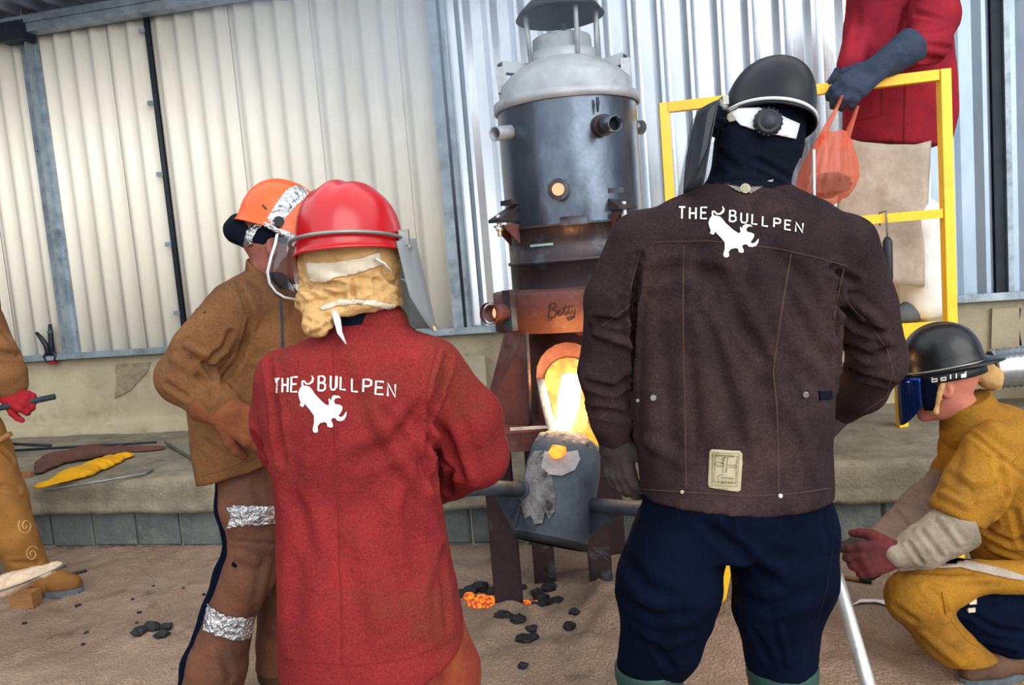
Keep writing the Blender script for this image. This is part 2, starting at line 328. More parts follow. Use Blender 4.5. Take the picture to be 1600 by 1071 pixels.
def sdf(fn, lo, hi, h):
    lo = np.array(lo, np.float32)-2*h; hi = np.array(hi, np.float32)+2*h
    n = np.ceil((hi-lo)/h).astype(int)+1; B = 6
    n = ((n+B-1)//B)*B
    ax = [lo[i]+h*np.arange(n[i], dtype=np.float32) for i in range(3)]
    nb = n//B; cen = [a.reshape(-1, B).mean(1) for a in ax]
    G = np.stack(np.meshgrid(*cen, indexing='ij'), -1).reshape(-1, 3)
    dc = fn(G); f = np.empty(tuple(n), np.float32)
    f6 = f.reshape(nb[0], B, nb[1], B, nb[2], B); f6[:] = dc.reshape(nb)[:, None, :, None, :, None]
    near = np.nonzero(np.abs(dc) < h*B*1.5)[0]
    off = np.stack(np.meshgrid(*[np.arange(B)]*3, indexing='ij'), -1).reshape(-1, 3)
    bi = np.stack(np.unravel_index(near, tuple(nb)), -1)*B
    for s in range(0, len(bi), 3000):
        idx = (bi[s:s+3000, None, :]+off[None]).reshape(-1, 3)
        f[idx[:, 0], idx[:, 1], idx[:, 2]] = fn(lo+h*idx.astype(np.float32))
    f[0] = f[-1] = 1; f[:, 0] = f[:, -1] = 1; f[:, :, 0] = f[:, :, -1] = 1
    return nets(f, lo, h)
def nets(f, lo, h):
    s = f < 0; c = np.zeros(tuple(k-1 for k in f.shape), np.int8)
    X, Y, Z = f.shape
    for i in (0, 1):
        for j in (0, 1):
            for k in (0, 1): c += s[i:X-1+i, j:Y-1+j, k:Z-1+k]
    act = np.argwhere((c > 0) & (c < 8)); vid = np.full(c.shape, -1, np.int32); vid[tuple(act.T)] = np.arange(len(act))
    acc = np.zeros((len(act), 3)); cnt = np.zeros(len(act))
    cor = [(i, j, k) for i in (0, 1) for j in (0, 1) for k in (0, 1)]
    val = {q: f[act[:, 0]+q[0], act[:, 1]+q[1], act[:, 2]+q[2]] for q in cor}
    for q in cor:
        for a in range(3):
            if q[a] == 0:
                r = list(q); r[a] = 1; r = tuple(r); v0, v1 = val[q], val[r]; m = (v0 < 0) != (v1 < 0)
                t = np.where(m, v0/np.where(m, v0-v1, 1), 0)
                pt = np.tile(np.array(q, float), (len(act), 1)); pt[:, a] = t
                acc += pt*m[:, None]; cnt += m
    V = lo+h*(act+acc/np.maximum(cnt, 1)[:, None]); F = []
    for a in range(3):
        b, e = (a+1) % 3, (a+2) % 3; s0 = np.take(s, range(0, f.shape[a]-1), a); s1 = np.take(s, range(1, f.shape[a]), a)
        E = np.argwhere(s0 != s1); E = E[(E[:, b] > 0) & (E[:, e] > 0) & (E[:, b] < f.shape[b]-1) & (E[:, e] < f.shape[e]-1)]
        inside = s[tuple(E.T)]
        def g(db, de): q = E.copy(); q[:, b] -= db; q[:, e] -= de; return vid[tuple(q.T)]
        Q = np.stack([g(1, 1), g(0, 1), g(0, 0), g(1, 0)], -1); Q[~inside] = Q[~inside][:, ::-1]; F.append(Q)
    F = np.concatenate(F); F = F[(F >= 0).all(1)]
    return V, F
def normals(V, F):
    n = np.cross(V[F[:, 2]]-V[F[:, 0]], V[F[:, 3]]-V[F[:, 1]]) if F.shape[1] == 4 else np.cross(V[F[:, 1]]-V[F[:, 0]], V[F[:, 2]]-V[F[:, 0]])
    N = np.zeros_like(V)
    for i in range(F.shape[1]): np.add.at(N, F[:, i], n)
    return N/np.maximum(np.linalg.norm(N, axis=1, keepdims=True), 1e-12)
def relax(V, F, it=3, lam=0.5):
    E = np.concatenate([F[:, [i, (i+1) % F.shape[1]]] for i in range(F.shape[1])]); cnt = np.bincount(E[:, 0], minlength=len(V))+np.bincount(E[:, 1], minlength=len(V))
    for _ in range(it):
        A = np.zeros_like(V)
        for c in range(3): A[:, c] = np.bincount(E[:, 0], V[E[:, 1], c], len(V))+np.bincount(E[:, 1], V[E[:, 0], c], len(V))
        V = V+lam*(A/np.maximum(cnt, 1)[:, None]-V)
    return V
def bvh(VF): return BVHTree.FromPolygons(VF[0].tolist(), VF[1].tolist())
def hit(bt, px, py):
    r = ray(px, py); r = r/np.linalg.norm(r); h = bt.ray_cast(Vector(CAM), Vector(r))
    if h[0] is None: return None, None
    n = np.array(h[1]); return np.array(h[0]), (n if n@r < 0 else -n)
def subdiv(pl, step):
    out = []
    for (a, b) in zip(pl[:-1], pl[1:]):
        n = max(1, int(math.hypot(b[0]-a[0], b[1]-a[1])/step))
        out += [(a[0]+(b[0]-a[0])*i/n, a[1]+(b[1]-a[1])*i/n) for i in range(n)]
    return out+[tuple(pl[-1])]
def creases(VF, lst):
    """fold the cloth along lines seen on it: (pixel polyline, width m, depth m); negative depth = valley"""
    V, F = VF; bt = bvh(VF); N = normals(V, F); D = np.zeros(len(V))
    for pl, w, amp in lst:
        pts = [hit(bt, x, y)[0] for x, y in subdiv(pl, 12)]; pts = [q for q in pts if q is not None]
        if len(pts) < 2: continue
        best = np.full(len(V), 9.0); tt = np.zeros(len(V))
        c = np.mean(pts, 0); R = max(np.linalg.norm(q-c) for q in pts)+4*w; near = np.nonzero(np.linalg.norm(V-c, axis=1) < R)[0]
        for i, (a, b) in enumerate(zip(pts[:-1], pts[1:])):
            if np.linalg.norm(b-a) > 0.15: continue
            d = cap(V[near].astype(np.float32), a, b, 0, 0); m = d < best[near]; best[near[m]] = d[m]; tt[near[m]] = (i+0.5)/(len(pts)-1)
        fade = np.clip(np.minimum(tt, 1-tt)*5+0.35, 0, 1)
        D += amp*fade*(np.exp(-(best/w)**2)-0.45*np.exp(-((best-1.7*w)/(0.8*w))**2))
    return V+N*D[:, None], F
def rough_cloth(VF, amp=0.006, sc=9, seed=0, stretch=(1, 1, 1)):
    V, F = VF; N = normals(V, F); return V+N*(amp*fbm(V*np.array(stretch)*sc, seed, 3))[:, None], F
def cloth(fn, lo, hi, h, it=2, amp=0.005, sc=9, seed=0, cr=None, stretch=(1, 1, 1)):
    VF = sdf(fn, lo, hi, h); VF = (relax(VF[0], VF[1], it), VF[1])
    if amp: VF = rough_cloth(VF, amp, sc, seed, stretch)
    if cr: VF = creases(VF, cr)
    return VF
def bounds(pts, m):
    a = np.array(pts); return a.min(0)-m, a.max(0)+m
# draped lines and prints
def seam(mb, bt, pl, r, lift=0.0, n=6, step=7):
    pts = []
    for x, y in subdiv(pl, step):
        q, nn = hit(bt, x, y)
        if q is not None and (not pts or np.linalg.norm(q-pts[-1]) < 0.08): pts.append(q+nn*lift)
    if len(pts) > 1: mb.tube(pts, r, n, flat=0.6)
    return mb
def decal(mb, bt, polys, step=4.0, lift=0.002, thick=0.0):
    for poly in polys:
        pl = subdiv(list(poly)+[poly[0]], step)[:-1]; n = len(pl)
        xs = [p[0] for p in pl]; ys = [p[1] for p in pl]; pts = [Vector(p) for p in pl]
        def ins(x, y):
            c = False; j = n-1
            for i in range(n):
                if (ys[i] > y) != (ys[j] > y) and x < (xs[j]-xs[i])*(y-ys[i])/(ys[j]-ys[i])+xs[i]: c = not c
                j = i
            return c
        x = min(xs)+step
        while x < max(xs):
            y = min(ys)+step
            while y < max(ys):
                if ins(x, y): pts.append(Vector((x, y)))
                y += step
            x += step
        vs, _, fs, *_ = delaunay_2d_cdt(pts, [], [list(range(n))], 1, 1e-4)
        out = []; ok = []
        for v in vs:
            q, nn = hit(bt, v[0], v[1]); ok.append(q is not None)
            out.append(q+nn*lift if q is not None else np.zeros(3))
        fs = [f for f in fs if all(ok[i] for i in f)]
        mb.add(out, fs, True)
    return mb
def stroke(pl, w):
    """a pen stroke as quads in pixel space; w may be a list"""
    ws = w if hasattr(w, '__len__') else [w]*len(pl); L = []; Rr = []
    for i, p in enumerate(pl):
        a = pl[max(i-1, 0)]; b = pl[min(i+1, len(pl)-1)]; dx, dy = b[0]-a[0], b[1]-a[1]; l = math.hypot(dx, dy) or 1
        L.append((p[0]-dy/l*ws[i]/2, p[1]+dx/l*ws[i]/2)); Rr.append((p[0]+dy/l*ws[i]/2, p[1]-dx/l*ws[i]/2))
    return [[L[i], L[i+1], Rr[i+1], Rr[i]] for i in range(len(pl)-1)]
def arc(cx, cy, rx, ry, a0, a1, n=10): return [(cx+rx*math.cos(math.radians(a0+(a1-a0)*i/n)), cy+ry*math.sin(math.radians(a0+(a1-a0)*i/n))) for i in range(n+1)]
GL = {'T': [[(0, 1), (1, 1)], [(.5, 1), (.5, 0)]], 'H': [[(0, 1), (0, 0)], [(1, 1), (1, 0)], [(0, .5), (1, .5)]], 'E': [[(1, 1), (0, 1), (0, 0), (1, 0)], [(0, .52), (.85, .52)]],
      'B': [[(0, 0), (0, 1), (.6, 1), (.9, .9), (.9, .65), (.6, .54), (0, .54)], [(.6, .54), (1, .42), (1, .12), (.65, 0), (0, 0)]],
      'U': [[(0, 1), (0, .2), (.2, 0), (.8, 0), (1, .2), (1, 1)]], 'L': [[(0, 1), (0, 0), (1, 0)]], 'P': [[(0, 0), (0, 1), (.65, 1), (1, .9), (1, .58), (.65, .47), (0, .47)]], 'N': [[(0, 0), (0, 1), (1, 0), (1, 1)]]}
def wordmark(boxes, org, k, w):
    out = []
    for ch, x0, x1, yt, yb, sl in boxes:
        for st in GL[ch]:
            pl = [(org[0]+(x0+(x1-x0)*x + (yb-yt)*0.03*y)/k, org[1]+(yb-(yb-yt-sl*(x1-x0))*y - sl*(x1-x0)*(1-x))/k) for x, y in st]
            out += stroke(pl, w)
    return out
BULL = [(500, 405), (540, 400), (590, 410), (625, 445), (650, 480), (700, 525), (740, 560), (790, 590), (812, 580), (805, 530), (815, 520), (830, 545), (835, 510), (870, 490), (920, 498), (942, 522), (915, 515), (885, 525), (872, 550), (885, 575), (930, 585), (960, 600), (958, 630), (940, 660), (920, 690), (940, 705), (975, 690), (995, 660), (1010, 650), (1005, 690), (980, 730), (940, 742), (905, 738), (880, 710), (840, 715), (830, 735), (845, 765), (850, 795), (825, 805), (795, 795), (785, 760), (760, 750), (710, 760), (680, 790), (685, 840), (665, 855), (635, 850), (625, 820), (640, 760), (640, 690), (600, 640), (560, 600), (535, 570), (525, 600), (505, 605), (480, 590), (490, 560), (470, 510), (465, 470), (480, 430)]
TAIL = [(520, 415), (508, 385), (510, 355), (528, 355), (555, 383), (592, 382), (622, 358), (630, 330), (614, 300)]
def bull(f):
    return [[f(x, y) for x, y in BULL]] + stroke([f(x, y) for x, y in TAIL], [3.4, 2.8, 2.5, 2.5, 2.5, 2.7, 3.6, 3, .6])
# hands
def frame(y, z):
    y = np.array(y, float); y /= np.linalg.norm(y); z = np.array(z, float); z -= y*(z@y); z /= np.linalg.norm(z); return np.cross(y, z), y, z
def hand(wrist, fdir, back, thumb=1, size=0.20, curl=(25, 35, 25), fat=1.0, spread=0.06, tcurl=20):
    """capsules of a hand: palm, four unequal bent fingers, a thumb leaving the side of the palm. thumb=+1/-1: side of the thumb."""
    X, Y, Z = frame(fdir, back); X = X*thumb; w = np.array(wrist, float); s = size; out = []
    for i, (kx, kl) in enumerate(((.20, .50), (.07, .52), (-.06, .50), (-.18, .46))):
        out.append((w+X*kx*s*0.55, w+X*kx*s+Y*kl*s, .105*s*fat, .09*s*fat))
    for i, (kx, kl, L) in enumerate(((.20, .50, .40), (.07, .52, .45), (-.06, .50, .41), (-.18, .46, .32))):
        p = w+X*kx*s+Y*kl*s; a = 0; sp = spread*(1.2-i*0.8)
        for seg, (fr, r0, r1) in enumerate(((.46, .078, .068), (.30, .068, .06), (.24, .06, .052))):
            a += math.radians(curl[seg]); dr = Y*math.cos(a)-Z*math.sin(a)+X*sp; q = p+dr*L*s*fr
            out.append((p, q, r0*s*fat, r1*s*fat)); p = q
    p = w+X*.20*s+Y*.12*s-Z*.03*s; a = math.radians(tcurl)
    for fr, r0, r1, k in ((.24, .10, .08, .0), (.17, .08, .066, .35), (.13, .066, .055, .7)):
        dr = X*math.cos(.75+k)+Y*math.sin(.75+k)*1.1-Z*math.sin(a*(1+k)); dr /= np.linalg.norm(dr); q = p+dr*fr*s
        out.append((p, q, r0*s*fat, r1*s*fat)); p = q
    return out
def hand_mesh(caps, extra=None, h=0.004, k=0.006, amp=0.0015, it=1):
    pts = [c[0] for c in caps]+[c[1] for c in caps]
    def fn(p):
        d = None
        for c in caps: e = cap(p, *c); d = e if d is None else smin(d, e, k)
        if extra: d = smin(d, extra(p), 0.015)
        return d
    if extra and hasattr(extra, 'pts'): pts = pts+extra.pts
    lo, hi = bounds(pts, 0.06); return cloth(fn, lo, hi, h, it, amp, 30, 5)
# helmets, written in a head frame (x lateral, y forwards, z up) and carried to the head by a matrix
def dome(a, b, hgt, M4, brim=0.0, ridges=0, n=48, m=14, ex=2.3, flare=0.004, brimf=None, low=0.0):
    vs = []; mb = MB()
    rows = [(math.sin(math.pi/2*i/m), math.cos(math.pi/2*i/m)) for i in range(m+1)]
    for i in range(m, -1, -1):
        sr = rows[i][1]**(2/ex) if i < m else 0.0; sz = rows[i][0]**(2/ex)
        for k in range(n):
            t = 2*math.pi*k/n; x, y = math.cos(t)*a*sr, math.sin(t)*b*sr; z = hgt*sz
            if ridges:
                for rx in ([-.42, 0, .42] if ridges == 3 else [0]):
                    z += 0.007*math.exp(-((x/a-rx)/.13)**2)*min(1, sz*1.1)*(1 if abs(rx) > .1 or ridges == 1 else 1.4)
            vs.append((x, y, z))
    for (g, dz) in ((1, -low*0.5), (1+flare, -low), ):
        for k in range(n):
            t = 2*math.pi*k/n; vs.append((math.cos(t)*(a+flare*0.6), math.sin(t)*(b+flare*0.6), dz-0.004))
    if brim or brimf:
        for k in range(n):
            t = 2*math.pi*k/n; e = brim + (brimf(t) if brimf else 0)
            vs.append((math.cos(t)*(a+flare+e), math.sin(t)*(b+flare+e), -low-0.012-0.15*e))
    R = len(vs)//n; M4 = M4
    fs = [(i*n+k, i*n+(k+1) % n, (i+1)*n+(k+1) % n, (i+1)*n+k) for i in range(R-1) for k in range(n)]
    mb.add([M4 @ Vector(v) for v in vs], [f[::-1] for f in fs], True); return mb
def solid(o, t, off=-1):
    s = o.modifiers.new('thick', 'SOLIDIFY'); s.thickness = t; s.offset = off; return o
def smoothmod(o, lv=1):
    s = o.modifiers.new('sub', 'SUBSURF'); s.levels = lv; s.render_levels = lv; return o
def hm(c, yaw=0, pitch=0, roll=0):
    """head matrix: yaw about z (0 = facing away from the camera), pitch nods forwards, roll tips to the right"""
    return Matrix.Translation(Vector(c)) @ Matrix.Rotation(math.radians(yaw), 4, 'Z') @ Matrix.Rotation(math.radians(-pitch), 4, 'X') @ Matrix.Rotation(math.radians(roll), 4, 'Y')
def sheet_grid(fn, nu, nv): 
    mb = MB(); vs = [fn(i/nu, j/nv) for j in range(nv+1) for i in range(nu+1)]; k = nu+1
    return mb.add(vs, [(j*k+i, j*k+i+1, (j+1)*k+i+1, (j+1)*k+i) for j in range(nv) for i in range(nu)], True)
def rows_px(D, rows):
    """(py, xl, xr, half depth[, depth shift]) -> loft rows"""
    out = []
    for r in rows:
        py, xl, xr, b = r[:4]; off = r[4] if len(r) > 4 else 0; c = P((xl+xr)/2, py, D+off)
        out.append((c[2], c[0], D+off, (xr-xl)/2*(D+off)/FPX, b))
    return out
def body_fn(j, M4, hs=1.0, build=0.72, face=True):
    """one continuous human figure: j holds joints (heading frame); M4 the head frame with its origin at mid head"""
    A = lambda n: np.array(j[n], np.float32)
    Rm = np.array(M4.to_3x3()); hc = np.array(M4.translation)
    def loc(x, y, z): return hc+Rm@np.array([x, y, z])*hs
    def fn(p):
        ch = (A('neck')+A('pelvis'))/2
        ax = (A('pelvis')-A('neck'))/np.linalg.norm(A('pelvis')-A('neck')); d = cap(p, A('neck')+ax*.14, A('pelvis'), .115*build, .125*build)
        d = smin(d, cap(p, A('sh_l')-[0, 0, .04], A('sh_r')-[0, 0, .04], .06*build, .06*build), .05)
        d = smin(d, cap(p, A('neck')+ax*.05, loc(0, -.02, -.05), .056, .052), .03)
        d = smin(d, cap(p, A('hip_l'), A('hip_r'), .095*build, .095*build), .06)
        for s in 'lr':
            d = smin(d, chain(p, [(A('sh_'+s)-[0, 0, .03], .052*build), (A('el_'+s), .042*build), (A('wr_'+s), .027)], .02), .03)
            d = smin(d, chain(p, [(A('hip_'+s), .085*build), (A('kn_'+s), .055*build), (A('an_'+s), .035)], .02), .03)
            d = smin(d, cap(p, A('an_'+s)-[0, 0, .03], A('toe_'+s), .034, .028), .02)
            f = A('wr_'+s)+(A('wr_'+s)-A('el_'+s))/np.linalg.norm(A('wr_'+s)-A('el_'+s))*.03
            d = smin(d, cap(p, A('wr_'+s), f, .024, .022), .02)
        hd = ell(p, loc(0, -.012, .03), np.array([.076, .098, .098])*hs, Rm)
        hd = smin(hd, ell(p, loc(0, .022, -.035), np.array([.060, .070, .085])*hs, Rm), .03)
        if face:
            hd = smin(hd, cap(p, loc(0, .072, -.092), loc(0, .074, -.098), .020, .020), .03)          # chin
            hd = smin(hd, cap(p, loc(0, .088, .012), loc(0, .108, -.026), .007, .014), .012)          # nose
            hd = smin(hd, cap(p, loc(-.03, .082, .022), loc(.03, .082, .022), .012, .012), .015)      # brow
            for s in (-1, 1):
                hd = -smin(-hd, ell(p, loc(.031*s, .098, .003), np.array([.017, .014, .011])*hs, Rm), .012)
                hd = np.minimum(hd, ell(p, loc(.031*s, .080, .003), np.array([.013]*3)*hs))          # eyeballs
                hd = smin(hd, ell(p, loc(.040*s, .066, -.025), np.array([.022, .02, .02])*hs, Rm), .02)
                e = ell(p, loc(.079*s, -.012, -.008), np.array([.010, .021, .033])*hs, Rm)              # ears
                e = -smin(-e, ell(p, loc(.090*s, -.008, -.004), np.array([.008, .012, .021])*hs, Rm), .004)
                hd = smin(hd, e, .006)
            hd = smin(hd, cap(p, loc(-.018, .088, -.056), loc(.018, .088, -.056), .008, .008), .008)  # lips
            hd = smin(hd, cap(p, loc(-.015, .086, -.070), loc(.015, .086, -.070), .009, .009), .007)
        return smin(d, hd, .02)
    return fn
def make_body(j, M4, h=0.011, **k):
    lo, hi = bounds([np.array(v) for v in j.values()]+[np.array(M4.translation)+[0, 0, .12]], .16)
    V, F = sdf(body_fn(j, M4, **k), lo, hi, h); return relax(V, F, 1, .4), F
# ================================================================== the shed
WY = 5.25; RAILZ = 1.03; LEDGE = 0.41; LFY = 3.85
def struct(name, mb, m, parent=None):
    o = link(name, mb.mesh(name), m, parent)
    if parent is None: o['kind'] = 'structure'
    return o
# ground: one surface, fine where it is seen
def ground_z(u, d):
    w = np.stack([u, d, np.zeros_like(u)], -1)
    z = 0.010*fbm(w*2.2, 3, 3)+0.010*fbm(w*9, 4, 3)+0.007*np.maximum(fbm(w*26, 8, 2), 0)
    for px, py, r, h in ((955, 950, .22, .085), (935, 1000, .25, .05), (800, 975, .14, .05), (1130, 985, .2, .05), (1200, 985, .25, .04), (760, 1040, .25, .04), (1300, 1010, .2, .03), (700, 905, .25, .03), (260, 1000, .16, .035)):
        g = PG(px, py); z = z+h*np.exp(-((u-g[0])**2+(d-g[1])**2)/r**2)*(1+.35*fbm(w*11, 9, 2))
    for px, py, r, h in ((1480, 1000, .2, -.03), (845, 940, .12, -.02), (1370, 985, .25, -.02)):
        g = PG(px, py); z = z+h*np.exp(-((u-g[0])**2+(d-g[1])**2)/r**2)
    return z
def gz(u, d): return float(ground_z(np.array([u], float), np.array([d], float))[0])
gx = np.concatenate([[-14, -9, -6], np.arange(-4.2, 2.9, .022), [4, 6, 9, 14]])
gy = np.concatenate([[-14, -8, -4, -1, .5], np.arange(1.2, 3.98, .022), [4.4, 5.4]])
X, Y = np.meshgrid(gx, gy); x, y = X.ravel(), Y.ravel()
Hh = np.stack([x*CA+y*SA, -x*SA+y*CA], -1); z = ground_z(Hh[:, 0], Hh[:, 1])
nx, ny = len(gx), len(gy); i = np.arange(nx-1)[None, :]+nx*np.arange(ny-1)[:, None]; i = i.ravel()
floor = link('floor', npmesh('floor', np.stack([x, y, z], -1), np.stack([i, i+1, i+nx+1, i+nx], -1)), 'sand'); floor['kind'] = 'structure'
# back wall: a steel backing of purlins with the sheets fixed to it, each sheet a piece of its own
xs_post = [PW(85, 290, WY).x, PW(260, 245, WY).x, PW(712, 260, WY).x, PW(1555, 235, WY).x]
mb = MB()
for zz in (1.5, 2.4, 3.3): mb.box((-.5, WY+.12, zz), (11.5, .06, .06))
mb.box((-.5, WY+.06, 2.35), (11.5, .012, 2.9))  # dark plate added behind the sheets to block sky light at their joints
wall = struct('wall_back', mb, 'dark_gap')
def prof_round(t): return (0.5-0.5*math.cos(2*math.pi*t))**1.7
def prof_trap(t):
    for a, b, va, vb in ((0, .34, 0, 0), (.34, .58, 0, 1), (.58, .70, 1, 1), (.70, .94, 1, 0), (.94, 1, 0, 0)):
        if a <= t <= b: return va+(vb-va)*(t-a)/(b-a)
    return 0
def sheet(x0, x1, pitch, prof, dep, m, steps, phase=0.0):
    n = 0; x = x0
    while x < x1-0.01:
        xe = min(x+pitch*4, x1); vs = []; pts = []
        if prof is prof_trap:
            k0 = math.floor((x-x0)/pitch); ks = []
            for k in range(5): ks += [x+(k+q)*pitch for q in (0, .34, .58, .70, .94)]
            pts = sorted(set([q for q in ks if x <= q <= xe]+[x, xe]))
        else: pts = [x+(xe-x)*j/(steps*4) for j in range(steps*4+1)]
        for q in pts:
            t = ((q-x0)/pitch+phase) % 1.0
            if abs(t-1) < 1e-6: t = 0
            yy = WY-dep*prof(t)+(0.004 if n % 2 else 0)
            vs += [(q, yy, RAILZ-.02), (q, yy, 3.75)]
        b = MB(); b.add(vs, [(2*j, 2*j+2, 2*j+3, 2*j+1) for j in range(len(pts)-1)], prof is prof_round)
        o = link('corrugated_sheet', b.mesh('corrugated_sheet'), m, wall); solid(o, .002, 1); x = xe; n += 1
sheet(-5.7, xs_post[0], .152, prof_round, .032, 'cream', 12)
sheet(xs_post[0], xs_post[1], .152, prof_round, .032, 'cream', 12, .2)
sheet(xs_post[1], xs_post[2], .152, prof_round, .032, 'cream', 12)
xm = PW(1452, 235, WY).x
sheet(xs_post[2]+.02, xm, .179, prof_trap, .036, 'galv', 8); sheet(xm, xs_post[3]-.03, .179, prof_trap, .03, 'galv_dim_reflection', 8)
sheet(xs_post[3]+.03, 5.2, .25, prof_trap, .03, 'galv_dim_reflection', 8)
# posts, rails and beam
def zpost(x, w=.1, m='galvpost', name='steel_post'):
    mb = MB(); mb.box((x-w*.28, WY-.055, 2.35), (w*.44, .05, 2.7)); mb.box((x+w*.25, WY-.08, 2.35), (w*.12, .10, 2.7)); mb.box((x+w*.42, WY-.045, 2.35), (w*.22, .03, 2.7))
    o = struct(name, mb, m); b = MB()
    for k in range(9): b.tube([(x-w*.3, WY-.079, 1.15+k*.28), (x-w*.3, WY-.086, 1.15+k*.28)], .009, 6)
    link('bolt', b.mesh('bolt'), m, o); return o
zpost(xs_post[0], .12)
mb = MB(); mb.box((xs_post[2]-.055, WY-.05, 2.35), (.07, .05, 2.7)); mb.box((xs_post[2]+.012, WY-.04, 2.35), (.02, .06, 2.7)); p0 = struct('steel_post', mb, 'galvpost')
mb = MB(); mb.box((xs_post[2]-.012, WY-.035, 2.35), (.028, .05, 2.7)); link('dark_gap', mb.mesh('dark_gap'), 'dark_gap', p0)
mb = MB(); mb.box((xs_post[3], WY-.02, 2.35), (.045, .04, 2.7)); p1 = struct('steel_post', mb, 'dark_gap')
mb = MB(); mb.box((xs_post[3]+.05, WY-.04, 2.35), (.03, .05, 2.7)); link('flange', mb.mesh('flange'), 'galvpost', p1)
mb = MB(); x = xs_post[1]; mb.tube([(x, WY-.045, RAILZ+.02), (x, WY-.045, 3.6)], .017, 10); cable = wsingle('conduit', mb, 'dark_gap', 'thin dark vertical conduit clipped to the cream corrugated wall', 'pipe', (x, WY-.045, RAILZ))
for k in range(5):
    b = MB(); b.box((x-.03, WY-.05, 1.28+k*.5), (.05, .03, .03)); o = link('clip', b.mesh('clip', (x, WY-.045, RAILZ)), 'galvpost', cable)
def rail_z(x): return RAILZ
mb = MB(); mb.box((-.4, WY-.06, RAILZ-.028), (11.6, .09, .012)); mb.box((-.4, WY-.10, RAILZ-.012), (11.6, .012, .045)); struct('trim_1', mb, 'galvpost')
zb = PW(220, 20, WY-.1).z
mb = MB(); mb.box((-3.2, WY-.12, zb+.02), (5.9, .10, .09)); mb.box((-3.2, WY-.18, zb+.06), (5.9, .012, .05)); struct('roof_beam', mb, 'galvpost')
mb = MB(); mb.box((xs_post[0]-.02, WY-.14, zb-.01), (.22, .12, .13)); struct('beam_bracket', mb, 'dark_gap')
mb = MB(); mb.box((-5.75, 1.6, 1.9), (.08, 7.4, 3.8)); struct('added_wall_left', mb, 'dark_gap'); mb = MB(); mb.box((6.6, 3.6, 1.9), (.08, 3.4, 3.8)); struct('added_wall_right', mb, 'dimroof')  # unseen side walls, added so the rib slopes reflect dark and grey
# ceiling of ribbed sheets
mb = MB(); cz = zb+.13
vs = []; xsr = []
k = -7.0
while k < 6: xsr += [(k, 0), (k+.10, 0), (k+.125, .035), (k+.16, .035), (k+.185, 0)]; k += .19
for q, dz in xsr: vs += [(q, WY+.05, cz-dz+.0), (q, 3.7, cz-dz+.16)]
mb.add(vs, [(2*j, 2*j+1, 2*j+3, 2*j+2) for j in range(len(xsr)-1)]); ceil = struct('ceiling', mb, 'dimroof')
# low plaster wall, plinth
def nbox(name, x0, x1, prof, m, step=.03, amp=.006, sc=9, seed=0, parent=None):
    """a profile (y, z) swept along x with a rough surface"""
    pl = []
    for a, b in zip(prof[:-1], prof[1:]):
        n = max(1, int(math.hypot(a[0]-b[0], a[1]-b[1])/step)); pl += [(a[0]+(b[0]-a[0])*i/n, a[1]+(b[1]-a[1])*i/n) for i in range(n)]
    pl.append(prof[-1]); xs = np.arange(x0, x1+step/2, step)
    V = np.array([(x, y, z) for x in xs for y, z in pl]); n = fbm(V*sc, seed, 3); n2 = fbm(V*sc+40, seed+7, 3)
    V[:, 1] += amp*n; V[:, 2] += amp*.6*n2; k = len(pl)
    i = (np.arange(len(xs)-1)[:, None]*k+np.arange(k-1)[None]).ravel()
    o = link(name, npmesh(name, V, np.stack([i, i+1, i+k+1, i+k], -1)[:, ::-1]), m, parent)
    if parent is None: o['kind'] = 'structure'
    return o
low = nbox('wall_lower', -6, 5, [(WY+.1, RAILZ-.04), (WY-.03, RAILZ-.04), (WY-.03, LEDGE+.07), (WY-.10, LEDGE+.06), (WY-.10, LEDGE-.02)], 'plaster', .05, .004, 5)
def patch_on_wall(name, pix, m, off, th):
    q = [PW(a, b, WY-.03) for a, b in pix]; mb = MB(); mb.prism([(v.x, v.z) for v in q], 0, th, Matrix.Rotation(math.pi/2, 3, 'X'), (0, WY-.03-off, 0)); return link(name, mb.mesh(name), m, low)
patch_on_wall('chipped_patch', [(182, 570), (236, 566), (232, 580), (205, 610), (180, 622), (184, 600)], 'chip', -.004, .016)
patch_on_wall('concrete_pier', [(1548, 482), (1590, 479), (1590, 556), (1546, 560)], 'plaster', -.004, .03)
mb = MB(); q = [PW(x, y, WY-.04) for x, y in ((1594, 482), (1590, 510), (1595, 540))]; mb.tube(q, .006, 6); link('crack', mb.mesh('crack'), 'dark_gap', low)
nbox('ledge_slab', -6, 5, [(WY, LEDGE), (LFY+.03, LEDGE), (LFY+.008, LEDGE-.006), (LFY, LEDGE-.03), (LFY+.004, LEDGE-.15), (LFY-.012, LEDGE-.175), (LFY-.004, LEDGE-.20), (LFY+.10, LEDGE-.205)], 'concrete', .028, .011, 8, 5)
mb = MB(); mb.box((-.5, LFY+.2, .09), (11, .27, .24)); bw = struct('block_footing', mb, 'mortar')
rb = random.Random(3); x = -6.0
base = MB(); 
while x < 5:
    w = .285; dx, dz = rb.uniform(-.003, .003), rb.uniform(-.004, .004)
    q = MB(); c = (x+w/2, LFY+.13, .105+dz); hx, hy, hz = w/2-.007, .09, .10
    # block with chamfered front edges
    y0 = c[1]-hy+rb.uniform(-.006, .004); e = .010
    vs = [(c[0]+sx*(hx-(e if f == 0 else 0)), (y0 if f == 0 else y0+e if f == 1 else c[1]+hy), c[2]+sz*(hz-(e if f == 0 else 0))) for f in (0, 1, 2) for sx, sz in ((-1, -1), (1, -1), (1, 1), (-1, 1))]
    fs = [(0, 1, 2, 3)]+[(a+4*r, a+4*r+4, (a+1) % 4+4*r+4, (a+1) % 4+4*r) for r in (0, 1) for a in range(4)]
    q.add(vs, fs); link('block', q.mesh('block'), 'block', bw); x += w
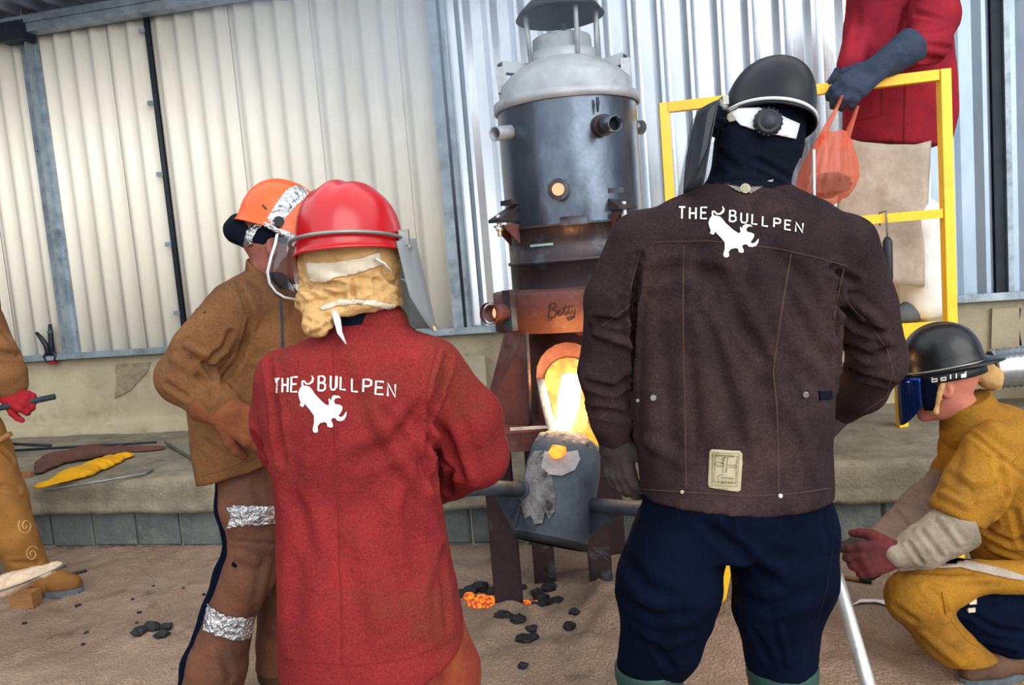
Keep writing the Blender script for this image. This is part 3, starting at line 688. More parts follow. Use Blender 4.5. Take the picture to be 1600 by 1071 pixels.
# ================================================================== furnace
FD = 3.45; FC = P(903, 415, FD); fz = lambda py, d=3.15: float(P(890, py, d)[2])
fur = thing('cupola_furnace', 'tall round steel cupola furnace pouring white hot iron from its spout', 'furnace', (FC[0], FD, 0))
cF = (FC[0], FD, 0); R = .292
zt, zs, zl = fz(150), fz(350), fz(447)
def ringlathe(prof, n=48): return MB().lathe(prof, n, cF)
part('upper_shell', ringlathe([(R, zs), (R, zs+.1), (R, zt)], 56), 'bluesteel')
part('lower_shell', ringlathe([(R-.004, zl-.02), (R-.004, fz(410)), (R+.006, fz(409)), (R+.006, fz(404)), (R-.004, fz(403)), (R-.004, zs-.004), (R+.008, zs-.004), (R+.008, zs+.004), (R, zs+.006)], 56), 'brownsteel')
zr = fz(134); zd = float(P(880, 97, FD)[2]); zc = float(P(876, 60, FD)[2])
lid = part('lid', ringlathe([(R+.004, zt+.0), (R+.014, zt+.002), (R+.014, zr), (R, zr+.004), (R-.010, zr+.008), (.276, float(P(880, 134, FD)[2])), (.232, float(P(880, 118, FD)[2])), (.182, float(P(880, 105, FD)[2])), (.14, zd)], 56), 'ashsteel')
part('chimney_collar', ringlathe([(.14, zd-.02), (.145, zd+.03), (.125, zd+.034), (.122, zc-.005), (.116, zc), (.10, zc-.01), (.10, zd)], 40), 'ashsteel')
zh = float(P(873, 28, FD)[2])
part('rain_hood', ringlathe([(.0, zh+.10), (.06, zh+.095), (.12, zh+.07), (.165, zh+.03), (.185, zh), (.178, zh+.004), (.10, zh+.05), (0, zh+.06)], 40), 'black_shell')
for a in (200, 290, 340, 80):
    c, s = math.cos(math.radians(a)), math.sin(math.radians(a))
    part('hood_strut', MB().tube([(FC[0]+.145*c, FD+.145*s, zd-.01), (FC[0]+.155*c, FD+.155*s, zh+.03)], .010, 8), 'ashsteel')
for a, b, c in (((826, 110), (782, 106), (786, 146)), ((938, 104), (976, 92), (978, 134))):
    o = part('lifting_lug', MB().bar(P(*a, FD), P(*b, FD-.05), .045, .045).bar(P(*b, FD-.05), P(*c, FD-.05), .04, .04, (0, 1, 0)), 'ashsteel')
    e = P(*b, FD-.05); f = e+(e-P(*a, FD))*.07
    part('lug_mouth', MB().bar(e+(e-P(*a, FD))*.565*0.0, f, .03, .03), 'dark_gap', o)
def stub(a, b, r, m='bluesteel', gl=None):
    a, b = np.array(a), np.array(b); o = part('pipe_stub', MB().tube([a, b], r, 20, caps=False), m); solid(o, .005)
    part('pipe_bore', MB().tube([a+(b-a)*.55, a+(b-a)*.62], r*.97, 20), gl or 'dark_gap', o); return o
stub(P(806, 206, 3.32), P(773, 209, 3.22), .029, 'ashsteel'); o = stub(P(940, 196, 3.17), P(962, 193, 3.04), .031); 
part('weld_collar', MB().tube([P(940, 196, 3.17), P(945, 195.5, 3.145)], .042, 20), 'brownsteel', o)
stub(P(985, 200, 3.42), P(1002, 199, 3.46), .03)
o = part('peep_tube', MB().tube([P(873, 296, 3.18), P(872, 296, 3.11)], .042, 24), 'brownsteel')
part('peep_glow', MB().tube([P(872, 296, 3.12), P(872, 296, 3.105)], .024, 20), 'peep', o)
def bracket(px, py, d, tx):
    c = P(px, py, d); X = Vector((math.cos(tx), math.sin(tx), 0)); Yv = Vector((math.sin(tx), -math.cos(tx), 0))      # Yv points out of the shell
    g = lambda x, y, z: Vector(c)+X*x+Yv*y+Vector((0, 0, z))
    mb = MB(); vs = [g(sx*w, y, z) for sx, w in ((-1, 1), (1, 1)) for w, y, z in ((.035, -.03, .05), (.045, .075, -.005), (.045, .075, -.018), (.035, -.03, -.018))]
    mb.add(vs, [(0, 1, 5, 4), (1, 2, 6, 5), (2, 3, 7, 6), (0, 4, 7, 3), (0, 3, 2, 1), (4, 5, 6, 7)])
    o = part('clamp_bracket', mb, 'brownsteel')
    b = MB()
    for s in (-.03, .03):
        v = [g(s+e, y, z) for e in (-.005, .005) for y, z in ((-.02, -.03), (.06, -.03), (-.02, -.115))]
        b.add(v, [(0, 1, 2), (3, 5, 4), (0, 3, 4, 1), (1, 4, 5, 2), (0, 2, 5, 3)])
    part('gusset', b, 'rust', o)
    part('bolt', MB().tube([g(0, .055, .012), g(0, .055, -.075)], .009, 8).tube([g(0, .055, -.035), g(0, .055, -.052)], .017, 6), 'alu', o)
    part('top_strap', MB().box(g(0, -.005, .06), (.075, .035, .02), Matrix.Rotation(tx, 3, 'Z')), 'brownsteel', o)
bracket(796, 340, 3.30, -.95); bracket(961, 322, 3.21, .55)
plate = MB().lathe([(R+.012, fz(352)), (R+.012, fz(338)), (R, fz(338))], 6, cF, a0=math.radians(-106), a1=math.radians(-92+6))
part('seam_plate', plate, 'brownsteel')
mk = MB().lathe([(R+.003, fz(381)), (R+.003, fz(377))], 10, cF, a0=math.radians(-134), a1=math.radians(-113)); part('chalk_mark', mk, 'mark')
part('weld_drip', MB().tube([P(933, 152, 3.15), P(934, 160, 3.15), P(934, 175, 3.15)], [.006, .008, .004], 6), 'dark_gap')
RW = .375; zw0, zw1 = fz(520, 3.08), fz(455, 3.08)
wb = part('wind_box', ringlathe([(R-.02, zw1+.012), (RW-.004, zw1+.002), (RW, zw1-.004), (RW, zw0), (R-.06, zw0-.002)], 64), 'rust')
part('wind_box_strap', MB().box(P(800, 485, 3.22), (.05, .05, abs(zw1-zw0)*1.02), Matrix.Rotation(-.9, 3, 'Z')), 'brownsteel', wb)
o = stub(P(798, 488, 3.25), P(766, 490, 3.14), .034, 'rust', 'peep')
part('nozzle_flange', MB().tube([P(768, 490, 3.148), P(763, 490, 3.13)], .043, 20, caps=False), 'rust', o)
zb0 = fz(668, 3.2)
part('base_shell', ringlathe([(.255, zw0+.01), (.262, zb0)], 48), 'rust')
def plate_px(pix, d, th, m, name, parent=None):
    q = [P(a, b, d) for a, b in pix]; mb = MB(); mb.prism([(v[0], v[2]) for v in q], 0, th, Matrix.Rotation(math.pi/2, 3, 'X'), (0, d+th, 0)); return part(name, mb, m, parent)
def slab4(pts, th, m, name, parent=None):
    pts = [Vector(p) for p in pts]; n = (pts[1]-pts[0]).cross(pts[2]-pts[0]).normalized()*th; k = len(pts); mb = MB()
    mb.add(pts+[p+n for p in pts], [tuple(range(k))[::-1], tuple(range(k, 2*k))]+[(i, (i+1) % k, k+(i+1) % k, k+i) for i in range(k)]); return part(name, mb, m, parent)
slab4([P(788, 521, 3.22), P(822, 521, 3.10), P(829, 664, 3.10), P(752, 662, 3.22)], .012, 'rust', 'skirt_plate')
slab4([P(955, 521, 3.14), P(985, 521, 3.3), P(1010, 655, 3.3), P(962, 655, 3.14)], .012, 'rust', 'skirt_plate')
part('skirt_weld', MB().tube([P(823, 522, 3.09), P(829, 664, 3.09)], .007, 6), 'brownsteel')
# working table under the hearth, legs
zt1 = fz(670, 2.98); zt0 = fz(699, 2.98)
l0 = P(795, 685, 2.98); r0 = P(960, 672, 2.98)
mbt = MB().box(((l0[0]+r0[0])/2+.05, 3.42, (zt0+zt1)/2), (r0[0]-l0[0]+.14, .90, zt1-zt0)); tab = part('hearth_table', mbt, 'rust')
part('table_edge', MB().bar(P(797, 671, 2.965), P(862, 667, 2.965), .012, .010), 'alu', tab)
for px, py, w in ((800, 958, .105), (944, 918, .085), (855, 906, .085)):
    g = PG(px, py); z0 = -.06
    o = part('leg', MB().box((g[0]-.01, g[1], (z0+zt0)/2), (w, .018, zt0-z0)).box((g[0]+w/2-.01, g[1]+.045, (z0+zt0)/2), (.016, .09, zt0-z0)).box((g[0]-w/2-.008, g[1]+.03, (z0+zt0)/2), (.014, .07, zt0-z0)), 'legsteel')
g = PG(988, 930); part('leg', MB().box((g[0], g[1]+.5, (zt0-.06)/2), (.085, .085, zt0+.06)), 'legsteel')
# script on the wind box
fb = ringlathe([(RW, zw1), (RW, zw0)], 96); bt = BVHTree.FromPolygons(fb.v, fb.f)
sc = MB(); ox, oy = 855, 474; k = 1.0
def st(pl, w=1.5):
    for q in stroke([(ox+a*k, oy+b*k) for a, b in pl], w): decal(sc, bt, [q], 2.0, .0025)
st([(6, 4), (4, 10), (3, 17), (2, 24)]); st([(2, 6), (6, 1), (13, 0), (15, 4), (11, 9), (5, 11), (12, 11), (15, 15), (13, 21), (7, 24), (2, 22)])
st([(16, 18), (20, 15), (21, 12), (18, 12), (16, 17), (18, 20), (22, 19), (25, 15), (29, 3), (27, 14), (27, 18), (30, 18), (34, 12), (36, 2), (34, 12), (34, 17), (37, 17), (39, 11)]); st([(23, 9), (41, 4)], 1.2)
st([(39, 9), (38, 14), (41, 15), (44, 9), (43, 18), (39, 25), (34, 27), (31, 25), (37, 22), (44, 23)]); st([(0, 26), (3, 27), (8, 26)], 1.2)
part('name_script', sc, 'script', wb)
# tap hole, trough, glow
tz = fz(585, 3.15)
def arch(w, h, z0, d, n=10): return [(-w/2, 0)]+[(-w/2*math.cos(math.pi*i/n), h-w/2+w/2*math.sin(math.pi*i/n)) for i in range(n+1)]+[(w/2, 0)]
tc = P(893, 668, 3.15)
def arch_part(name, w, h, d, th, m):
    a = arch(w, h, 0, d); mb = MB(); mb.prism(a, 0, th, Matrix.Rotation(math.pi/2, 3, 'X'), (tc[0], d+th, tc[2])); return part(name, mb, m)
arch_part('tap_surround', .25, .345, 3.13, .03, 'rust')
arch_part('tap_lining', .19, .285, 3.115, .02, 'lining')
def trough(w, th, m, name, d0=3.12, d1=2.93, z0=tc[2]+.10, z1=tc[2]+.005, hh=.11, cl=0):
    mb = MB(); n = 8
    prof = [(-w, hh)]+[(w*math.sin(-math.pi/2+math.pi*i/n)*.95, .03-.03*math.cos(-math.pi/2+math.pi*i/n)) for i in range(n+1)]+[(w, hh)]
    vs = [(tc[0]-.01+x*(1-.25*j/3), d0+(d1-d0)*j/3, z0+(z1-z0)*j/3+zz*(1-.45*j/3)) for j in range(4) for x, zz in prof]; q = len(prof)
    mb.add(vs, [(j*q+i, j*q+i+1, (j+1)*q+i+1, (j+1)*q+i) for j in range(3) for i in range(q-1)], True)
    o = part(name, mb, m); return o
o = trough(.085, .02, 'refpale', 'spout_trough'); solid(o, .03, 1)
trough(.075, 0, 'lining', 'hot_channel', z0=tc[2]+.108, z1=tc[2]+.014, d1=2.925, hh=.06)
slag = MB(); 
for i, (px, py, r) in enumerate(((896, 684, .05), (912, 682, .052), (926, 684, .05), (936, 688, .04), (921, 692, .045), (905, 692, .04))): slag.lump(P(px, py, 2.955), r, i, (1.3, 1, .8))
part('hot_slag', slag, 'hotplate')
stream = MB().tube([P(893, 590, 3.10), P(889, 625, 3.05), P(884, 655, 2.99), P(880, 674, 2.91), P(877, 691, 2.84), P(873, 709, 2.755)], [.036, .044, .034, .020, .015, .013], 14)
part('molten_stream', stream, 'hot')
for nm, p, e, r in (('tap_glow', P(892, 596, 2.93), 8, .05),):
    L = bpy.data.lights.new(nm, 'POINT'); L.energy = e; L.color = (1, .46, .12); L.shadow_soft_size = r; o = bpy.data.objects.new(nm, L); COL.objects.link(o); o.location = W(p)
# embers and coal at the foot of the near leg
def coal_lump(px, py, r, m, nm, lab, cat, grp, sd):
    g = PG(px, py); g[2] = gz(g[0], g[1])+r*.25
    single(nm, MB().lump(g, r, sd, (1.2, 1, .75)), m, lab, cat, g-np.array([0, 0, r*.4]), grp)
em = [(740, 948, .026), (752, 942, .024), (748, 952, .026), (765, 946, .028), (778, 941, .022), (768, 958, .022), (822, 944, .02), (827, 952, .02), (836, 946, .018), (733, 942, .022), (760, 953, .022)]
for i, (a, b, r) in enumerate(em): coal_lump(a, b, r, 'ember', 'ember', 'small glowing ember in the fire bed at the foot of the furnace leg', 'ember', 'glowing embers by the furnace leg', i)
cl = [(736, 930, .03), (752, 926, .032), (770, 928, .03), (782, 920, .03), (722, 938, .03), (846, 935, .03), (838, 925, .026), (852, 948, .03), (872, 942, .022), (858, 920, .03), (845, 955, .025), (868, 950, .03), (838, 962, .025), (786, 978, .03), (796, 985, .024), (812, 992, .028), (822, 1013, .03), (835, 1010, .022), (832, 1000, .02), (838, 968, .02), (815, 918, .02), (900, 990, .02), (892, 1000, .022), (818, 1055, .018)]
for i, (a, b, r) in enumerate(cl): coal_lump(a, b, r, 'coal', 'coal_lump', 'black lump of coke lying on the sand around the furnace leg', 'coal', 'coke lumps around the furnace leg', 50+i)
for i in range(14):
    a, b = rb.uniform(30, 330), rb.uniform(900, 1030); coal_lump(a, b, rb.uniform(.006, .011), 'coal', 'coke_crumb', 'tiny dark crumb on the open sandy floor', 'coal', 'dark crumbs on the open sand', 90+i)
for i, (a, b, r) in enumerate(((238, 999, .034), (221, 1006, .03), (254, 1006, .028), (262, 996, .024))):
    coal_lump(a, b, r, 'coal', 'clinker', 'dark clinker chunk on the small sand heap beside the foil-banded leg', 'clinker', 'clinker chunks on the small sand heap', 140+i)
# ================================================================== ladle
LD = 2.78; lb = P(860, 843, LD); lt = P(882, 722, LD+.10); ax = (Vector(lt)-Vector(lb)); LH = ax.length; ax.normalize()
Q = Vector((0, 0, 1)).rotation_difference(ax).to_matrix()
lad = thing('pouring_ladle', 'round steel ladle with ash crusted top catching the molten stream', 'ladle', lb)
r0, r1 = .135, .136
part('body', MB().lathe([(0.0, -.012), (r0-.012, -.012), (r0+.002, -.008), (r0+.002, .012), (r0, .014), (r1, LH-.02), (r1*.93, LH+.045), (r1*.80, LH+.07)], 48, lb, Q), 'ladle')
part('base_rim', MB().lathe([(r0-.01, -.02), (r0+.004, -.018), (r0+.004, .004), (r0, .006)], 48, lb, Q), 'coal')
top = Vector(lb)+ax*(LH+.055)
def crown(p):
    q = p-np.array(top, np.float32); d = ell(p, top, (.118, .118, .055), np.array(Q))
    d = d+.010*fbm(p*26, 4, 3); h = np.array(P(870, 705, LD-.05)); return np.maximum(d, -(np.linalg.norm(p-h, axis=1)-.032))
part('ash_crown', cloth(crown, np.array(top)-.16, np.array(top)+.16, .006, 0, 0), 'refractory')
hole = P(871, 706, LD-.035); part('fill_hole', MB().lump(hole, .030, 3, (1, 1, .8), 2), 'lining')
shell = MB().lathe([(r0+.003, 0), (r1+.003, LH-.02), (r1*.95, LH+.05), (r1*.7, LH+.09)], 64, lb, Q); bt = BVHTree.FromPolygons(shell.v, shell.f)
part('pale_collar', decal(MB(), bt, [[(846, 715), (852, 706), (880, 708), (902, 704), (906, 718), (897, 735), (878, 744), (858, 742), (847, 732)]], 5, .004), 'refpale')
dr = decal(MB(), bt, [[(836, 705), (852, 706), (846, 730), (862, 745), (868, 770), (866, 800), (858, 812), (852, 800), (848, 818), (836, 820), (830, 806), (822, 812), (815, 790), (806, 792), (814, 770), (822, 745), (826, 722)]], 4, .004)
o = part('slag_drip', dr, 'refractory')
def shank(a, b, c, gus, nm='shank'):
    o = part(nm, MB().tube([a, b, c], .026, 16), 'ladle'); slab4(gus, .014, 'ladle', 'gusset', o); 
    part('weld_bead', MB().tube([a, Vector(a)+(Vector(b)-Vector(a)).normalized()*.02], .033, 14), 'ladle', o)
HL = P(652, 768, 2.27); HR = P(1120, 800, 2.35)
shank(P(818, 766, LD), P(770, 762, LD-.12), HL, [P(768, 762, LD-.1), P(818, 762, LD), P(808, 832, LD), P(802, 826, LD)])
shank(P(918, 789, LD), P(985, 795, LD-.13), HR, [P(920, 790, LD), P(978, 800, LD-.1), P(934, 834, LD), P(916, 838, LD)])
# ================================================================== yellow platform
ya = 3.70
def Hp(w): return Vector(H(w))
plat = thing('loading_platform', 'yellow steel loading platform with guard rail behind the men', 'platform', H(PW(1250, 900, ya)))
tw = .042
A = lambda px, py, y=ya: Hp(PW(px, py, y))
TL, TR = A(1037, 174), A(1474, 112); zr_ = TL.z
zt_ = (TL.z+TR.z)/2; TL.z = TR.z = zt_
DZ = 1.02
for T in (TL, TR):
    part('post', MB().bar(Vector((T.x, T.y, DZ-.05)), T+Vector((0, 0, tw/2)), tw, tw, (0, 1, 0)), 'yellow')
d_ = (TR-TL).normalized()
part('top_rail', MB().bar(TL+d_*tw/2, TR-d_*tw/2, tw, tw), 'yellow')
mz = A(1480, 333).z; ML, MR = Vector((TL.x, TL.y, mz)), Vector((TR.x, TR.y, mz))
part('mid_rail', MB().bar(ML+d_*tw/2, MR-d_*tw/2, tw*.9, tw*.9), 'yellow')
nrm = Vector((-d_.y, d_.x, 0)); C0 = (TL+TR)/2+nrm*.42; C0.z = DZ-.02
deck = part('deck', MB().box(C0, ((TR-TL).length+.02, .86, .04), Matrix((d_, nrm, Vector((0, 0, 1)))).transposed()), 'yellow')
for s, L0 in ((0, 0), (1, 1)):
    T = (TL, TR)[s]
    part('leg', MB().bar(Vector((T.x, T.y, -.03)), Vector((T.x, T.y, DZ-.05)), tw*1.1, tw*1.1, (0, 1, 0)), 'yellow')
    Bk = T+nrm*.84; part('leg', MB().bar(Vector((Bk.x, Bk.y, LEDGE-.01)), Vector((Bk.x, Bk.y, DZ-.03)), tw*1.1, tw*1.1, (0, 1, 0)), 'yellow')
    part('side_rail', MB().bar(Vector((T.x, T.y, zt_)), Vector((Bk.x, Bk.y, zt_)), tw*.9, tw*.9).bar(Vector((Bk.x, Bk.y, zt_+.02)), Vector((Bk.x, Bk.y, DZ-.02)), tw*.9, tw*.9, (0, 1, 0)), 'yellow') if s == 0 else None
g0 = PG(1117, 970); part('outrigger', MB().bar(g0-np.array([0, 0, .03]), P(1142, 855, 3.22), .03, .03, (0, 1, 0)).bar(P(1142, 855, 3.22), Vector((TL.x+.3, TL.y+.05, DZ-.04)), .03, .03, (0, 1, 0)), 'yellow')
part('kick_plate', MB().bar(Vector((TL.x, TL.y, DZ-.02)), Vector((TR.x, TR.y, DZ-.02)), .012, .10), 'yellow')
# tool hanging from the mid rail
hp = A(1380, 338); hp.z = mz; tool = thing('hanging_tool', 'black handled tool hanging on a wire hook from the yellow middle rail', 'tool', hp)
q = hp+Vector((0, -.030, 0))
def dn(z, x=0): return Vector((q.x+x, q.y, mz+z))
part('hook', MB().tube([q+Vector((0, .064, -.03)), q+Vector((0, .062, .026)), dn(.03), dn(.0), dn(-.09)], .004, 6), 'steelwire')
part('handle', MB().tube([dn(-.08), dn(-.10), dn(-.25), dn(-.27, .004)], [.010, .02, .018, .012], 12), 'black_plastic')
part('blade', MB().tube([dn(-.26, .004), dn(-.34, .012)], [.006, .004], 8), 'steelwire')
# things on the ledge
def on_ledge(px, py, lift=0): g = PG(px, py, LEDGE); g[2] += lift; return g
def rag(name, m, label, cat, blobs, seed):
    def fn(p):
        d = None
        for a, b, ra, rb_ in blobs:
            A_, B_ = on_ledge(*a, ra*.28), on_ledge(*b, rb_*.28); q = p.copy(); q[:, 2] = LEDGE+(q[:, 2]-LEDGE)*2.3
            A_[2] = LEDGE+(A_[2]-LEDGE)*1.5; B_[2] = LEDGE+(B_[2]-LEDGE)*1.5
            e = cap(q, A_, B_, ra, rb_)/2; d = e if d is None else smin(d, e, .02)
        d = d+.011*fbm(p*np.array([9, 22, 8]), seed, 4); return np.maximum(d, LEDGE+.006-p[:, 2])
    pts = [on_ledge(*a) for a, *_ in blobs]+[on_ledge(*b[1]) for b in blobs]; lo, hi = bounds(pts, .15)
    c = np.mean(pts, 0); c[2] = LEDGE; single(name, cloth(fn, lo, hi, .009, 1, .003, 30, seed), m, label, cat, c)
rag('yellow_cloth', 'yellow_cloth', 'crumpled yellow leather cloth lying on the concrete ledge', 'cloth', [((70, 762), (120, 747), .045, .09), ((120, 747), (165, 728), .09, .08), ((165, 728), (198, 716), .08, .05)], 3)
rag('maroon_cloth', 'brown_cloth', 'crumpled maroon cloth lying behind the yellow cloth', 'cloth', [((62, 740), (90, 724), .04, .10), ((90, 724), (135, 715), .11, .12), ((135, 715), (175, 709), .12, .08), ((175, 709), (245, 704), .07, .05)], 5)
def rod(px0, px1, r, m, name, label, cat, lift=.008, bend=None, z=LEDGE):
    a, b = PG(*px0, z), PG(*px1, z); a[2] += lift; b[2] += lift; pts = [a]+([PG(*bend, z)+np.array([0, 0, lift])] if bend else [])+[b]
    single(name, MB().tube(pts, r, 8), m, label, cat, (a+b)/2-np.array([0, 0, r]))
rod((70, 770), (238, 738), .008, 'steelwire', 'thin_rod', 'thin grey steel rod lying in front of the yellow cloth', 'rod', .011, (225, 744))
rod((12, 696), (80, 699), .010, 'dark_gap', 'dark_bar', 'short dark bar at the back of the ledge behind the maroon cloth', 'bar', .012)
rod((14, 707), (244, 694), .009, 'dark_gap', 'long_dark_rod', 'long dark rod lying along the back of the ledge', 'rod', .011)
a, b = on_ledge(262, 697, .03), on_ledge(330, 735, .02)
single('steel_bar', MB().bar(a, b, .035, .022), 'steelwire', 'flat grey steel bar on the ledge behind the brown jacket', 'bar', (a+b)/2-np.array([0, 0, .02]))
a = PG(60, 742, LEDGE); single('wood_offcut', MB().box(a+np.array([-.05, -.06, .02]), (.10, .03, .035)), 'wood', 'small pale wood offcut at the end of the yellow cloth', 'wood', a)
# spring clamp on the rail
cw = PW(79, 555, WY-.16); cz_ = RAILZ-.005; cl_ = thing('spring_clamp', 'black spring clamp standing on the metal rail of the cream wall', 'clamp', H((cw.x, WY-.07, cz_)))
g = lambda px, py: Vector(H(PW(px, py, WY-.10)))
part('handle', MB().tube([g(57, 520), g(64, 528), g(72, 540), g(76, 556)], [.012, .017, .02, .018], 10), 'black_plastic')
part('handle', MB().tube([g(78, 507), g(79, 520), g(80, 538), g(82, 556)], [.012, .018, .021, .018], 10), 'black_plastic')
part('jaw', MB().tube([g(76, 548), g(70, 558), g(74, 566), g(79, 567)], [.016, .015, .012, .010], 8).tube([g(80, 548), g(88, 556), g(86, 564), g(80, 567)], [.016, .015, .012, .010], 8), 'black_plastic')
part('grip_band', MB().tube([g(78.6, 517), g(79, 521)], .0215, 10), 'teal')
part('pad', MB().box(g(83, 567), (.05, .03, .02)), 'glove_red')
a, b = PG(100, 905), PG(136, 898); a[2] = gz(a[0], a[1])+.008; b[2] = gz(b[0], b[1])+.008
single('thin_stick', MB().tube([a, b], .008, 8), 'dark_gap', 'thin dark stick on the sand behind the ochre boot toe', 'stick', a)
# board leaning on the low wall
b0, b1 = PW(690, 600, WY-.14), PW(750, 556, WY-.14); bc = (b0.x+b1.x)/2-.12
mb = MB(); mb.box((bc, WY-.155, (LEDGE+b1.z)/2+.004), (b1.x-bc+.33, .022, b1.z-LEDGE), Matrix.Rotation(math.radians(-5), 3, 'X'))
wsingle('leaning_board', mb, 'board', 'beige board leaning on the low wall behind the red coat', 'board', (bc, WY-.155, LEDGE))
# silver duct behind the crouching man
da = H(PW(1548, 577, WY-.42)); db = H(PW(1760, 560, WY-.42)); pts = []; rs = []
for i in range(44):
    t = i/43; pts.append(Vector(da)*(1-t)+Vector(db)*t); rs.append(.102+(.011 if i % 2 else 0))
dz_ = float(pts[0].z)-.11
du = single('flexible_duct', MB().tube(pts, rs, 24, caps=False), 'duct', 'ribbed silver flexible duct along the wall behind the crouching person', 'duct', (da+db)/2)
solid(du, .004)
part('duct_stand', MB().box((np.array(da)*.2+np.array(db)*.8)*np.array([1, 1, 0])+np.array([0, 0, (LEDGE+dz_)/2]), (.10, .12, dz_-LEDGE+.02)), 'concrete')
# on the floor at the side of the crouching man
a, b = PG(1318, 910), PG(1362, 914); a[2] = gz(a[0], a[1])+.012; b[2] = gz(b[0], b[1])+.012
br = thing('wooden_brush', 'thin wooden handled brush lying on the sand near the silver pole', 'brush', a)
part('handle', MB().tube([a, a+(b-a)*.6], [.008, .011], 8), 'wood'); part('tip', MB().tube([a+(b-a)*.58, b], [.014, .016], 8), 'coal')
pp = [PG(1330, 951), PG(1345, 946), PG(1368, 944), PG(1392, 948), PG(1392, 940), PG(1370, 938), PG(1345, 941)]
vs = [p+np.array([0, 0, gz(p[0], p[1])+.010]) for p in pp]; vs2 = [v+np.array([0, 0, .003]) for v in vs]; k = len(vs)
single('paper_strip', MB().add(vs+vs2, [tuple(range(k)), tuple(range(k, 2*k))]+[(i, (i+1) % k, k+(i+1) % k, k+i) for i in range(k)]), 'white_cloth', 'torn white paper strip on the sand beside the crouching person', 'paper', vs[0])
g0 = PG(1398, 1215); pole = thing('silver_pole', 'thick silver tube slanting down to the sand beside the navy trousers', 'pole', g0)
t0 = P(1296, 862, 2.5); dirv = Vector(t0)-Vector(g0)
part('tube', MB().tube([Vector(g0)+Vector((0, 0, .0)), Vector(g0)+dirv*.9, Vector(g0)+dirv*1.02], .021, 20), 'alu'); part('end_plug', MB().tube([Vector(g0)-dirv.normalized()*.005, Vector(g0)+dirv.normalized()*.03], .024, 16), 'dark_gap')
# ================================================================== people
def hemcut(pix, D):
    q = sorted([tuple(P(a, b, D)) for a, b in pix]); us = np.array([c[0] for c in q]); zs = np.array([c[2] for c in q])
    return lambda p: np.interp(p[:, 0], us, zs)-p[:, 2]
def cp(lst, D):     # (px, py, d or None, r) -> chain points
    return [(P(a, b, D if d is None else d), r) for a, b, d, r in lst]
def garment(rows, D, chains, h, cut=None, k=.03, ks=.02, extra=None, n=2.4, shear=.082, margin=.14, **kw):
    L = rows_px(D, rows) if rows else None
    def fn(p):
        d = loft(p, L, n, shear) if L else None
        for c in chains: e = chain(p, c, .02); d = e if d is None else smin(d, e, k)
        if extra: d = extra(p, d)
        if cut: d = np.maximum(d, cut(p))
        return d
    pts = [q[0] for c in chains for q in c]
    if L:
        for z, cu, cd, a, b in L: pts += [np.array([cu-a, cd-b, z]), np.array([cu+a, cd+b, z])]
    lo, hi = bounds(pts, margin); return cloth(fn, lo, hi, h, **kw)
def person(label, org, j, M4, m='skin', h=.011, **k):
    return single('person', make_body({a: np.array(b, float) for a, b in j.items()}, M4, h, **k), m, label, 'person', org)
def G(p, z=0.0): return np.array([p[0], p[1], z])
def glove_on(name, m, wrist, tip, back, thumb, cuff=None, size=.2, curl=(25, 35, 25), fat=1.12, **k):
    ex = None
    if cuff:
        nC = np.array(cuff[0][0])-np.array(cuff[1][0]); nC = (nC/np.linalg.norm(nC)).astype(np.float32); cC = np.array(cuff[0][0], np.float32)
        def ex(p): return np.maximum(chain(p, cuff, .01), (p-cC)@nC)
        ex.pts = [c[0] for c in cuff]
    caps = hand(wrist, np.array(tip)-np.array(wrist), back, thumb, size, curl, fat, **k); return part(name, hand_mesh(caps, ex), m)
def boot(name, m, ank, toe, r=.05, top=.3, msole='sole'):
    ank, toe = np.array(ank, float), np.array(toe, float); gzv = gz(ank[0], ank[1]); dirv = (toe-ank)*np.array([1, 1, 0]); L = np.linalg.norm(dirv); dirv /= L
    a0 = np.array([ank[0], ank[1], gzv])
    def fn(p):
        d = chain(p, [(a0+[0, 0, top], r*1.25), (a0+[0, 0, .12], r*1.02), (a0+[0, 0, .055], r)], .02)
        d = smin(d, chain(p, [(a0+[0, 0, .055]-dirv*.03, r*.85), (a0+dirv*L*.6+[0, 0, .05], r*.9), (a0+dirv*L+[0, 0, .045], r*.72)], .02), .025)
        return np.maximum(np.maximum(d, gzv+.022-p[:, 2]), p[:, 2]-(a0[2]+top))
    lo, hi = bounds([a0, a0+dirv*L, a0+[0, 0, top]], .1); o = part(name, cloth(fn, lo, hi, .009, 1, .003, 14), m)
    mb = MB(); X = np.array([-dirv[1], dirv[0], 0]); pl = []
    for i in range(16):
        t = 2*math.pi*i/16; c = math.cos(t); pl.append(a0+dirv*(L*.45+c*(L*.5+r*.9))+X*math.sin(t)*r*(1.0 if c > 0 else .86))
    n = 16; mb.add([(*q[:2], gzv+z) for z in (-.004, .026) for q in pl], [tuple(range(n))[::-1], tuple(range(n, 2*n))]+[(i, (i+1) % n, n+(i+1) % n, n+i) for i in range(n)]); part('sole', mb, msole, o); return o
def hxf(M4, pts): return [tuple(M4 @ Vector(p)) for p in pts]
def visor_sheet(M4, a, b, y0, z0, z1, t0, t1, out=.02, n=24, nv=8, rnd=.25):
    def fn(s, v):
        t = math.radians(t0+(t1-t0)*s); e = min(s, 1-s); zz = z1
        k = 1 if e > rnd else 1-(1-e/rnd)**2.2*.45      # rounded lower corners
        z = z0+(zz-z0)*k*v; f = 1+out*v
        return M4 @ Vector((a*math.cos(t)*f, y0+b*math.sin(t)*f, z))
    return sheet_grid(fn, n, nv)
def ring(M4, a, b, z, t0, t1, r, zf=None, n=30, y0=0):
    pts = []
    for i in range(n+1):
        t = math.radians(t0+(t1-t0)*i/n); pts.append(M4 @ Vector((a*math.cos(t), y0+b*math.sin(t), z+(zf(t) if zf else 0))))
    return MB().tube(pts, r, 8)
